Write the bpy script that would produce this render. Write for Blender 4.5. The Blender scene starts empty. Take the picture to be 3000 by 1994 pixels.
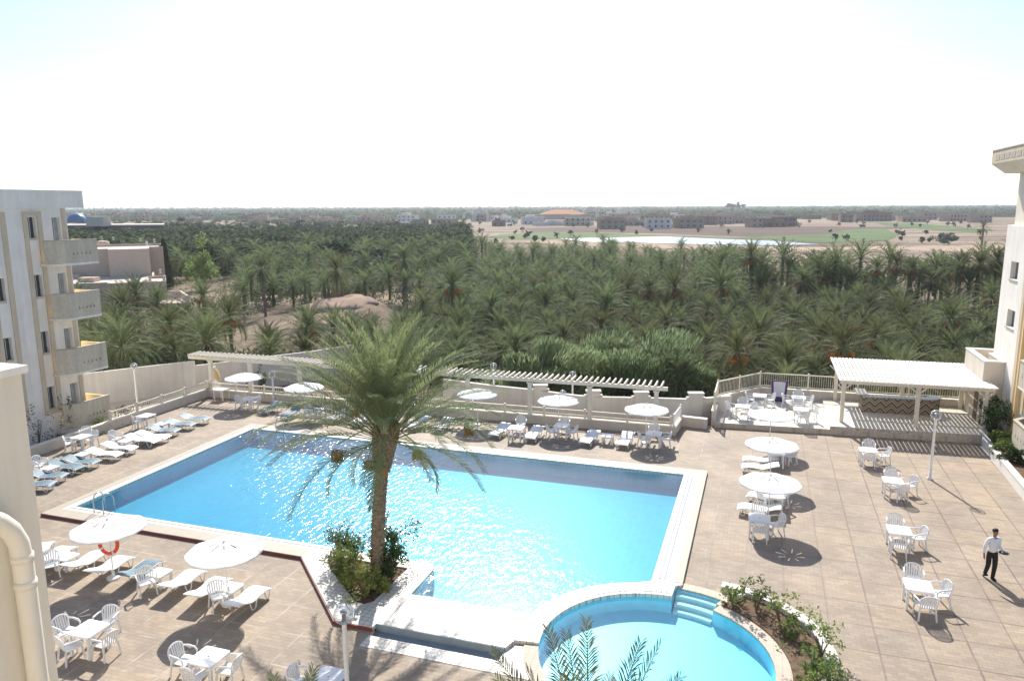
import bpy, math, random
from math import sin, cos, tan, atan, atan2, radians, pi, sqrt, exp
from mathutils import Vector, Matrix
from mathutils.geometry import tessellate_polygon
from mathutils import noise as mnoise
random.seed(7)
S = bpy.context.scene
COL = S.collection
# ------------------------------------------------------------------ camera
F, H, HY, SL = 2200.0, 12.5, 600.0, -0.004
PITCH = atan((997 - HY) / F); ROLL = atan(SL)
cd = bpy.data.cameras.new('camera'); cam = bpy.data.objects.new('camera', cd); COL.objects.link(cam)
cd.sensor_width = 36; cd.lens = F / 3000 * 36; cd.clip_end = 60000; cd.clip_start = 0.2
cam.location = (0, 0, H)
cam.matrix_world = Matrix.Translation((0, 0, H)) @ Matrix.Rotation(pi / 2 - PITCH, 4, 'X') @ Matrix.Rotation(ROLL, 4, 'Z')
S.camera = cam
def ray(px, py):
    X = px - 1500; Y = py - 997
    c, s = cos(ROLL), sin(ROLL)
    xr = X * c + Y * s; yr = -X * s + Y * c
    return (xr, F * cos(PITCH) - yr * sin(PITCH), -F * sin(PITCH) - yr * cos(PITCH))
def at(px, py, z=0.0):            # a point of a level plane seen at a place of the photograph
    d = ray(px, py); t = (z - H) / d[2]
    return Vector((d[0] * t, d[1] * t, z))
A = radians(18.5)
U = Vector((sin(A), cos(A), 0)); V = Vector((cos(A), -sin(A), 0))
def W(u, v, z=0.0): return U * u + V * v + Vector((0, 0, z))
def Z(o, x, y, s=2.948): return (o[0] + x / s, o[1] + y / s)
z1 = (0, 540); z2 = (700, 540); z3 = (1400, 540); z4 = (2200, 400); z5 = (0, 1000); z6 = (700, 1000); z7 = (1400, 1000)
z8 = (2200, 930); N0 = (0, 1462); N = (700, 1462); M = (1400, 1462); R = (2200, 1462)
# ------------------------------------------------------------------ materials
def newmat(name):
    m = bpy.data.materials.new(name); m.use_nodes = True
    nt = m.node_tree; nt.nodes.clear()
    return m, nt, nt.nodes, nt.links
def rgba(c): return (c[0], c[1], c[2], 1)
def mat(name, col, rough=0.6, spec=0.4, var=0.08, scale=3.0, bump=0.0, bscale=40, metal=0.0, col2=None, trans=0.0, streak=0.0):
    m, nt, n, l = newmat(name)
    out = n.new('ShaderNodeOutputMaterial'); b = n.new('ShaderNodeBsdfPrincipled')
    tc = n.new('ShaderNodeTexCoord'); no = n.new('ShaderNodeTexNoise'); no.inputs['Scale'].default_value = scale; no.inputs['Detail'].default_value = 6
    l.new(tc.outputs['Object'], no.inputs['Vector'])
    cr = n.new('ShaderNodeValToRGB')
    c2 = col2 if col2 else [min(1, c * (1 + var)) for c in col]
    c1 = [c * (1 - var) for c in col]
    cr.color_ramp.elements[0].position = .3; cr.color_ramp.elements[1].position = .7
    cr.color_ramp.elements[0].color = rgba(c1); cr.color_ramp.elements[1].color = rgba(c2)
    l.new(no.outputs['Fac'], cr.inputs['Fac']); l.new(cr.outputs['Color'], b.inputs['Base Color'])
    if streak:      # weather streaks and patches
        mp = n.new('ShaderNodeMapping'); mp.inputs['Scale'].default_value = (1.6, 1.6, .16); l.new(tc.outputs['Object'], mp.inputs[0])
        ns = n.new('ShaderNodeTexNoise'); ns.inputs['Scale'].default_value = 1.6; ns.inputs['Detail'].default_value = 8; ns.inputs['Roughness'].default_value = .7; l.new(mp.outputs[0], ns.inputs['Vector'])
        ms = n.new('ShaderNodeMapRange'); ms.inputs[1].default_value = .35; ms.inputs[2].default_value = .62; ms.inputs[3].default_value = 1 - streak; ms.inputs[4].default_value = 1.03; l.new(ns.outputs['Fac'], ms.inputs[0])
        mu = n.new('ShaderNodeMix'); mu.data_type = 'RGBA'; mu.blend_type = 'MULTIPLY'; mu.inputs[0].default_value = 1
        l.new(cr.outputs['Color'], mu.inputs[6]); l.new(ms.outputs[0], mu.inputs[7]); l.new(mu.outputs[2], b.inputs['Base Color'])
    b.inputs['Roughness'].default_value = rough; b.inputs['Specular IOR Level'].default_value = spec; b.inputs['Metallic'].default_value = metal
    if bump:
        n2 = n.new('ShaderNodeTexNoise'); n2.inputs['Scale'].default_value = bscale; n2.inputs['Detail'].default_value = 4
        l.new(tc.outputs['Object'], n2.inputs['Vector'])
        bp = n.new('ShaderNodeBump'); bp.inputs['Strength'].default_value = bump; bp.inputs['Distance'].default_value = .02
        l.new(n2.outputs['Fac'], bp.inputs['Height']); l.new(bp.outputs['Normal'], b.inputs['Normal'])
    if trans:
        t = n.new('ShaderNodeBsdfTranslucent'); l.new(cr.outputs['Color'], t.inputs['Color'])
        mx = n.new('ShaderNodeMixShader'); mx.inputs[0].default_value = trans
        l.new(b.outputs[0], mx.inputs[1]); l.new(t.outputs[0], mx.inputs[2]); l.new(mx.outputs[0], out.inputs[0])
    else:
        l.new(b.outputs[0], out.inputs[0])
    return m
def foliage(name, c1, c2, trans=.3, scale=.6, rnd=.25, spec=.2):
    m, nt, n, l = newmat(name)
    out = n.new('ShaderNodeOutputMaterial'); b = n.new('ShaderNodeBsdfPrincipled')
    tc = n.new('ShaderNodeTexCoord'); no = n.new('ShaderNodeTexNoise'); no.inputs['Scale'].default_value = scale; no.inputs['Detail'].default_value = 8; no.inputs['Roughness'].default_value = .7
    l.new(tc.outputs['Object'], no.inputs['Vector'])
    cr = n.new('ShaderNodeValToRGB'); cr.color_ramp.elements[0].position = .32; cr.color_ramp.elements[1].position = .68
    cr.color_ramp.elements[0].color = rgba(c1); cr.color_ramp.elements[1].color = rgba(c2)
    l.new(no.outputs['Fac'], cr.inputs['Fac'])
    oi = n.new('ShaderNodeObjectInfo'); hs = n.new('ShaderNodeHueSaturation')
    mr = n.new('ShaderNodeMapRange'); mr.inputs[3].default_value = 1 - rnd; mr.inputs[4].default_value = 1 + rnd
    mh = n.new('ShaderNodeMapRange'); mh.inputs[3].default_value = .475; mh.inputs[4].default_value = .52
    l.new(oi.outputs['Random'], mr.inputs[0]); l.new(oi.outputs['Random'], mh.inputs[0])
    l.new(mr.outputs[0], hs.inputs['Value']); l.new(mh.outputs[0], hs.inputs['Hue']); l.new(cr.outputs['Color'], hs.inputs['Color'])
    l.new(hs.outputs[0], b.inputs['Base Color']); b.inputs['Roughness'].default_value = .65; b.inputs['Specular IOR Level'].default_value = spec
    t = n.new('ShaderNodeBsdfTranslucent'); l.new(hs.outputs[0], t.inputs['Color'])
    mx = n.new('ShaderNodeMixShader'); mx.inputs[0].default_value = trans
    l.new(b.outputs[0], mx.inputs[1]); l.new(t.outputs[0], mx.inputs[2]); l.new(mx.outputs[0], out.inputs[0])
    return m
def brickmat(name, c1, c2, mortar, bw, bh, msize, rough=.7, grid=None, stain=.15, gridcol=None, spec=.3, bump=.3):
    m, nt, n, l = newmat(name)
    out = n.new('ShaderNodeOutputMaterial'); b = n.new('ShaderNodeBsdfPrincipled'); l.new(b.outputs[0], out.inputs[0])
    tc = n.new('ShaderNodeTexCoord')
    nz = n.new('ShaderNodeTexNoise'); nz.inputs['Scale'].default_value = .9; nz.inputs['Detail'].default_value = 3
    l.new(tc.outputs['Object'], nz.inputs['Vector'])
    wob = n.new('ShaderNodeVectorMath'); wob.operation = 'MULTIPLY_ADD'; wob.inputs[1].default_value = (.05, .05, 0)
    l.new(nz.outputs['Color'], wob.inputs[0]); l.new(tc.outputs['Object'], wob.inputs[2])
    br = n.new('ShaderNodeTexBrick'); br.inputs['Scale'].default_value = 1; br.inputs['Brick Width'].default_value = bw; br.inputs['Row Height'].default_value = bh
    br.inputs['Mortar Size'].default_value = msize; br.inputs['Mortar Smooth'].default_value = .3; br.inputs['Color1'].default_value = rgba(c1); br.inputs['Color2'].default_value = rgba(c2); br.inputs['Mortar'].default_value = rgba(mortar)
    br.offset = .5 if grid else 0.0
    l.new(wob.outputs[0], br.inputs['Vector'])
    col = br.outputs['Color']
    if grid:
        b2 = n.new('ShaderNodeTexBrick'); b2.offset = 0; b2.inputs['Scale'].default_value = 1; b2.inputs['Brick Width'].default_value = grid[0]; b2.inputs['Row Height'].default_value = grid[1]
        b2.inputs['Mortar Size'].default_value = grid[2]; b2.inputs['Mortar Smooth'].default_value = .4
        b2.inputs['Color1'].default_value = (.92, .93, .95, 1); b2.inputs['Color2'].default_value = (1.06, 1.03, .98, 1); b2.inputs['Mortar'].default_value = (.8, .8, .8, 1)
        l.new(wob.outputs[0], b2.inputs['Vector'])
        mx = n.new('ShaderNodeMix'); mx.data_type = 'RGBA'; mx.blend_type = 'MULTIPLY'; mx.inputs[0].default_value = 1
        l.new(col, mx.inputs[6]); l.new(b2.outputs['Color'], mx.inputs[7])
        ln = n.new('ShaderNodeMix'); ln.data_type = 'RGBA'
        # joint colour changes slowly from pale to pinkish brown over the terrace
        sx = n.new('ShaderNodeSeparateXYZ'); l.new(tc.outputs['Object'], sx.inputs[0])
        mr = n.new('ShaderNodeMapRange'); mr.inputs[1].default_value = -4; mr.inputs[2].default_value = 5
        l.new(sx.outputs[0], mr.inputs[0])
        gm = n.new('ShaderNodeMix'); gm.data_type = 'RGBA'; gm.inputs[6].default_value = rgba(gridcol[0]); gm.inputs[7].default_value = rgba(gridcol[1])
        l.new(mr.outputs[0], gm.inputs[0])
        n4 = n.new('ShaderNodeTexNoise'); n4.inputs['Scale'].default_value = 1.3; n4.inputs['Detail'].default_value = 3; l.new(tc.outputs['Object'], n4.inputs['Vector'])
        r4 = n.new('ShaderNodeMapRange'); r4.inputs[1].default_value = .38; r4.inputs[2].default_value = .6; r4.inputs[3].default_value = .15; r4.inputs[4].default_value = .85
        l.new(n4.outputs['Fac'], r4.inputs[0])
        mm = n.new('ShaderNodeMath'); mm.operation = 'MULTIPLY'; l.new(b2.outputs['Fac'], mm.inputs[0]); l.new(r4.outputs[0], mm.inputs[1])
        l.new(mm.outputs[0], ln.inputs[0]); l.new(mx.outputs[2], ln.inputs[6]); l.new(gm.outputs[2], ln.inputs[7])
        col = ln.outputs[2]
    n3 = n.new('ShaderNodeTexNoise'); n3.inputs['Scale'].default_value = .45; n3.inputs['Detail'].default_value = 9; n3.inputs['Roughness'].default_value = .65
    l.new(tc.outputs['Object'], n3.inputs['Vector'])
    m3 = n.new('ShaderNodeMapRange'); m3.inputs[1].default_value = .3; m3.inputs[2].default_value = .7; m3.inputs[3].default_value = 1 - stain; m3.inputs[4].default_value = 1 + stain
    l.new(n3.outputs['Fac'], m3.inputs[0])
    mul = n.new('ShaderNodeMix'); mul.data_type = 'RGBA'; mul.blend_type = 'MULTIPLY'; mul.inputs[0].default_value = 1
    l.new(col, mul.inputs[6]); l.new(m3.outputs[0], mul.inputs[7]); l.new(mul.outputs[2], b.inputs['Base Color'])
    b.inputs['Roughness'].default_value = rough; b.inputs['Specular IOR Level'].default_value = spec
    if bump:
        bp = n.new('ShaderNodeBump'); bp.inputs['Strength'].default_value = bump; bp.inputs['Distance'].default_value = .01; bp.invert = True
        l.new(br.outputs['Fac'], bp.inputs['Height']); l.new(bp.outputs['Normal'], b.inputs['Normal'])
    return m
MT = {}
MT['deck'] = brickmat('deck_pavers', (.30, .242, .185), (.365, .298, .225), (.255, .205, .155), .30, .15, .008, grid=(1.24, 1.44, .035), gridcol=((.45, .39, .32), (.17, .12, .105)), stain=.2)
MT['tile'] = brickmat('white_tiles', (.66, .63, .57), (.72, .69, .62), (.36, .33, .28), .19, .19, .012, stain=.06, rough=.45)
MT['tan_tile'] = brickmat('tan_tiles', (.52, .45, .36), (.58, .5, .4), (.42, .36, .3), .22, .12, .01, stain=.1)
MT['redriser'] = mat('red_tile', (.22, .055, .045), .5)
MT['blueriser'] = mat('grey_blue_render', (.28, .34, .38), .6)
MT['stone'] = mat('pool_coping_stone', (.43, .38, .30), .6, var=.06, bump=.2)
MT['cream_edge'] = mat('pool_edge_cream', (.76, .74, .68), .4, var=.04)
MT['grate'] = brickmat('overflow_grate', (.52, .55, .56), (.57, .6, .6), (.2, .23, .26), .16, .9, .03, stain=.04, rough=.4)
MT['basin'] = brickmat('pool_mosaic', (.055, .34, .42), (.075, .38, .46), (.12, .42, .47), .3, .3, .01, stain=.05, rough=.3, bump=0)
MT['basin_light'] = mat('paddling_pool_paint', (.30, .76, .88), .4, var=.04)
MT['steps'] = mat('pool_step_tile', (.62, .76, .78), .4, var=.04)
MT['white_platform'] = mat('beach_platform', (.84, .83, .79), .35, var=.03)
MT['white_plastic'] = mat('white_plastic', (.80, .80, .79), .35, .5, var=.02)
MT['white_canvas'] = mat('white_canvas', (.82, .82, .81), .8, .2, var=.02, trans=.12)
MT['blue_sling'] = mat('blue_green_sling', (.10, .17, .21), .6, var=.2, scale=8, col2=(.15, .24, .29))
MT['metal'] = mat('brushed_metal', (.55, .55, .55), .3, metal=.9)
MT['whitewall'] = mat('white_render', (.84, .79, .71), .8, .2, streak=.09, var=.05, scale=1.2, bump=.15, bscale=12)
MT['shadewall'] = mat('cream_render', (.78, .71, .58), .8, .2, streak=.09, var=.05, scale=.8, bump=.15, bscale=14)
MT['tan'] = mat('tan_trim', (.62, .52, .38), .8, .2, streak=.09, var=.05, scale=2)
MT['yellow'] = mat('ochre_trim', (.70, .52, .27), .8, .2, var=.05)
MT['balcony'] = mat('sandstone_panel', (.60, .54, .42), .85, .2, streak=.2, var=.08, scale=6, bump=.3, bscale=30)
MT['glass'] = mat('window_glass', (.05, .07, .08), .12, .6)
MT['glass_pale'] = mat('window_curtain', (.34, .38, .38), .4, .5, var=.15)
MT['wallbeige'] = mat('beige_render', (.64, .57, .48), .85, .2, streak=.09, var=.06, scale=1.0, bump=.2, bscale=20)
MT['greywall'] = mat('boundary_render', (.64, .61, .55), .85, .2, streak=.09, var=.08, scale=.6, bump=.2, bscale=10)
MT['pergola'] = mat('pergola_paint', (.74, .69, .58), .7, .3, var=.04)
MT['rail'] = mat('cream_rail', (.72, .66, .55), .6, .3)
MT['thatch'] = mat('straw_thatch', (.30, .22, .11), .9, .1, var=.3, scale=14, bump=.8, bscale=60)
MT['trunk'] = mat('palm_trunk', (.22, .17, .12), .9, .1, var=.3, scale=9, bump=.6, bscale=30)
MT['boot'] = mat('palm_boots', (.27, .20, .13), .9, .1, var=.3, scale=12, bump=.4, bscale=40)
MT['stem'] = mat('palm_rachis', (.22, .24, .10), .6, .3, var=.2)
MT['hero_leaf'] = foliage('palm_leaf', (.16, .19, .08), (.30, .33, .17), .45, .8, 0, .3)
MT['near_leaf'] = foliage('near_palm_leaf', (.12, .15, .075), (.20, .23, .13), .35, 2, 0)
MT['grove_leaf'] = foliage('grove_palm_leaf', (.075, .10, .045), (.215, .235, .11), .42, .5, .3, .06)
MT['dry_leaf'] = foliage('dry_frond', (.08, .075, .035), (.14, .125, .065), .2, .8, .2)
MT['dates'] = mat('orange_dates', (.60, .20, .035), .6, var=.4, scale=20)
MT['dates_brown'] = mat('ripening_dates', (.26, .17, .05), .7, var=.4, scale=20)
MT['dates_green'] = mat('green_dates', (.30, .28, .05), .7, var=.3, scale=20)
MT['tamarisk'] = foliage('tamarisk_leaf', (.17, .25, .12), (.31, .39, .21), .5, .9, .1, .05)
MT['bush'] = foliage('bush_leaf', (.03, .06, .022), (.07, .12, .045), .25, 3, .15, .1)
MT['hibiscus'] = foliage('hibiscus_leaf', (.06, .12, .03), (.22, .28, .08), .35, 2.2, .2)
MT['pale_bush'] = foliage('pale_bush_leaf', (.18, .24, .07), (.34, .38, .12), .35, 2.2, .1)
MT['greybush'] = foliage('grey_bush_leaf', (.055, .08, .06), (.10, .14, .10), .25, 1.2, .1)
MT['farforest'] = foliage('far_forest', (.045, .07, .04), (.13, .155, .09), .4, .06, .1, .0)
MT['flower'] = mat('red_flower', (.45, .03, .02), .6)
MT['soil'] = mat('planter_soil', (.16, .11, .075), .95, .1, var=.4, scale=5, bump=1, bscale=18)
MT['bark'] = mat('bark', (.14, .11, .08), .9)
MT['skin'] = mat('skin', (.30, .16, .10), .5)
MT['shirt'] = mat('white_shirt', (.75, .75, .76), .8, var=.05, scale=12)
MT['trousers'] = mat('black_trousers', (.012, .012, .014), .7)
MT['hair'] = mat('black_hair', (.012, .009, .008), .6)
MT['lifering'] = mat('life_ring_orange', (.72, .09, .03), .4)
MT['purple'] = mat('purple_frame', (.08, .03, .13), .5)
MT['panelwhite'] = mat('panel_white', (.6, .6, .66), .5)
MT['reed'] = mat('reed_fence', (.19, .14, .10), .9, var=.3, scale=20)
MT['rock'] = mat('mound_earth', (.36, .26, .19), .95, .1, var=.35, scale=.5, bump=1, bscale=3)
def chevron():
    m, nt, n, l = newmat('chevron_mosaic')
    out = n.new('ShaderNodeOutputMaterial'); b = n.new('ShaderNodeBsdfPrincipled'); l.new(b.outputs[0], out.inputs[0])
    tc = n.new('ShaderNodeTexCoord'); s = n.new('ShaderNodeSeparateXYZ'); l.new(tc.outputs['Object'], s.inputs[0])
    def mth(op, a, bb=None):
        x = n.new('ShaderNodeMath'); x.operation = op
        for i, q in enumerate((a, bb)):
            if q is None: continue
            if isinstance(q, (int, float)): x.inputs[i].default_value = q
            else: l.new(q, x.inputs[i])
        return x.outputs[0]
    zz = mth('PINGPONG', s.outputs[0], .30)
    h = mth('MULTIPLY', mth('ADD', s.outputs[2], mth('MULTIPLY', zz, -1.0)), 2.7)
    fr = mth('FRACT', h)
    cr = n.new('ShaderNodeValToRGB'); cr.color_ramp.interpolation = 'CONSTANT'
    cr.color_ramp.elements[0].color = (.10, .07, .05, 1); cr.color_ramp.elements[1].position = .36; cr.color_ramp.elements[1].color = (.42, .34, .24, 1)
    e = cr.color_ramp.elements.new(.58); e.color = (.17, .14, .12, 1); e = cr.color_ramp.elements.new(.8); e.color = (.36, .29, .20, 1)
    l.new(fr, cr.inputs[0]); l.new(cr.outputs[0], b.inputs['Base Color']); b.inputs['Roughness'].default_value = .5
    return m
MT['chevron'] = chevron()
def watermat(name, tint, rough=.05, bstr=.5, scale=2.6, big=True):
    m, nt, n, l = newmat(name)
    out = n.new('ShaderNodeOutputMaterial')
    tr = n.new('ShaderNodeBsdfTransparent'); tr.inputs[0].default_value = rgba(tint)
    gl = n.new('ShaderNodeBsdfGlossy'); gl.inputs['Roughness'].default_value = rough
    fr = n.new('ShaderNodeFresnel'); fr.inputs['IOR'].default_value = 1.6 if big else 1.33
    tc = n.new('ShaderNodeTexCoord')
    mp = n.new('ShaderNodeMapping'); mp.inputs['Scale'].default_value = (2.0, 1, 1); l.new(tc.outputs['Object'], mp.inputs[0])
    n1 = n.new('ShaderNodeTexNoise'); n1.inputs['Scale'].default_value = scale; n1.inputs['Detail'].default_value = 3; n1.inputs['Roughness'].default_value = .6; n1.inputs['Distortion'].default_value = .6
    l.new(mp.outputs[0], n1.inputs['Vector'])
    # a rougher patch of water where the inlet stirs it, calm elsewhere
    sp = n.new('ShaderNodeSeparateXYZ'); l.new(tc.outputs['Object'], sp.inputs[0])
    n2 = n.new('ShaderNodeTexNoise'); n2.inputs['Scale'].default_value = .16; n2.inputs['Detail'].default_value = 2; l.new(tc.outputs['Object'], n2.inputs['Vector'])
    mr = n.new('ShaderNodeMapRange'); mr.inputs[1].default_value = .35; mr.inputs[2].default_value = .62; mr.inputs[3].default_value = bstr * .55; mr.inputs[4].default_value = bstr * 1.25
    if big:      # the inlet jets stir a band running across the pool
        def mth(op, p, q):
            x = n.new('ShaderNodeMath'); x.operation = op
            for i, z in enumerate((p, q)):
                if z is None: continue
                if isinstance(z, (int, float)): x.inputs[i].default_value = z
                else: l.new(z, x.inputs[i])
            return x.outputs[0]
        line = mth('ADD', sp.outputs[0], mth('MULTIPLY', mth('SUBTRACT', sp.outputs[1], 22.0), 1.12))
        dist = mth('ABSOLUTE', mth('ADD', line, 10.0), None)
        dist = mth('ADD', dist, mth('MULTIPLY', mth('SUBTRACT', n2.outputs['Fac'], .5), 9.0))
        ms = n.new('ShaderNodeMapRange'); ms.interpolation_type = 'SMOOTHSTEP'; ms.inputs[1].default_value = 3.5; ms.inputs[2].default_value = 9.0; ms.inputs[3].default_value = bstr * 1.5; ms.inputs[4].default_value = bstr * .22
        l.new(dist, ms.inputs[0])
        st = n.new('ShaderNodeMapRange'); st.interpolation_type = 'SMOOTHSTEP'; st.inputs[1].default_value = 20.6; st.inputs[2].default_value = 22.2; st.inputs[3].default_value = .3; st.inputs[4].default_value = 1.0     # quieter over the steps
        l.new(sp.outputs[1], st.inputs[0]); strength = mth('MULTIPLY', ms.outputs[0], st.outputs[0])
    else:
        l.new(n2.outputs['Fac'], mr.inputs[0]); strength = mr.outputs[0]
    bp = n.new('ShaderNodeBump'); bp.inputs['Distance'].default_value = .046 if big else .06
    l.new(strength, bp.inputs['Strength']); l.new(n1.outputs['Fac'], bp.inputs['Height'])
    l.new(bp.outputs[0], gl.inputs['Normal']); l.new(bp.outputs[0], fr.inputs['Normal'])
    geo = n.new('ShaderNodeNewGeometry'); bk = n.new('ShaderNodeMath'); bk.operation = 'SUBTRACT'; bk.inputs[0].default_value = 1.0; l.new(geo.outputs['Backfacing'], bk.inputs[1])
    fm = n.new('ShaderNodeMath'); fm.operation = 'MULTIPLY'; l.new(fr.outputs[0], fm.inputs[0]); l.new(bk.outputs[0], fm.inputs[1])
    mx = n.new('ShaderNodeMixShader'); l.new(fm.outputs[0], mx.inputs[0]); l.new(tr.outputs[0], mx.inputs[1]); l.new(gl.outputs[0], mx.inputs[2])
    l.new(mx.outputs[0], out.inputs[0])
    return m
MT['water'] = watermat('pool_water', (.47, .86, .97), .12, .68, 2.5)
MT['smallwater'] = watermat('paddling_water', (.66, .92, .98), .08, .10, big=False)
MT['lake'] = mat('lake_water', (.20, .27, .32), .35, .5, var=.1, scale=.01)
def glassmat():
    m, nt, n, l = newmat('clear_globe')
    out = n.new('ShaderNodeOutputMaterial'); tr = n.new('ShaderNodeBsdfTransparent'); tr.inputs[0].default_value = (.93, .94, .95, 1)
    gl = n.new('ShaderNodeBsdfGlossy'); gl.inputs['Roughness'].default_value = .05; lw = n.new('ShaderNodeLayerWeight'); lw.inputs[0].default_value = .45
    mx = n.new('ShaderNodeMixShader'); l.new(lw.outputs['Facing'], mx.inputs[0]); l.new(tr.outputs[0], mx.inputs[1]); l.new(gl.outputs[0], mx.inputs[2]); l.new(mx.outputs[0], out.inputs[0])
    return m
MT['globe'] = glassmat()
def sandmat():
    m, nt, n, l = newmat('desert_ground')
    out = n.new('ShaderNodeOutputMaterial'); b = n.new('ShaderNodeBsdfPrincipled'); l.new(b.outputs[0], out.inputs[0])
    tc = n.new('ShaderNodeTexCoord')
    mp = n.new('ShaderNodeMapping'); mp.inputs['Scale'].default_value = (.012, .05, .05); l.new(tc.outputs['Object'], mp.inputs[0])
    a = n.new('ShaderNodeTexNoise'); a.inputs['Scale'].default_value = 1; a.inputs['Detail'].default_value = 8; l.new(mp.outputs[0], a.inputs['Vector'])
    cr = n.new('ShaderNodeValToRGB'); e = cr.color_ramp.elements
    e[0].position = .35; e[0].color = (.16, .12, .085, 1); e[1].position = .62; e[1].color = (.34, .265, .19, 1)
    l.new(a.outputs['Fac'], cr.inputs[0])
    c = n.new('ShaderNodeTexNoise'); c.inputs['Scale'].default_value = .35; c.inputs['Detail'].default_value = 8; l.new(tc.outputs['Object'], c.inputs['Vector'])
    mr = n.new('ShaderNodeMapRange'); mr.inputs[1].default_value = .3; mr.inputs[2].default_value = .7; mr.inputs[3].default_value = .75; mr.inputs[4].default_value = 1.15; l.new(c.outputs['Fac'], mr.inputs[0])
    mu = n.new('ShaderNodeMix'); mu.data_type = 'RGBA'; mu.blend_type = 'MULTIPLY'; mu.inputs[0].default_value = 1
    l.new(cr.outputs[0], mu.inputs[6]); l.new(mr.outputs[0], mu.inputs[7]); l.new(mu.outputs[2], b.inputs['Base Color']); b.inputs['Roughness'].default_value = .95; b.inputs['Specular IOR Level'].default_value = .1
    return m
MT['sand'] = sandmat()
MT['grass'] = mat('fairway_grass', (.10, .145, .05), .9, .1, var=.3, scale=.05)
MT['field'] = mat('brown_field', (.125, .085, .065), .95, .1, var=.2, scale=.02)
MT['palesand'] = mat('pale_sand', (.40, .30, .215), .95, .1, var=.15, scale=.08)
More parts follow.
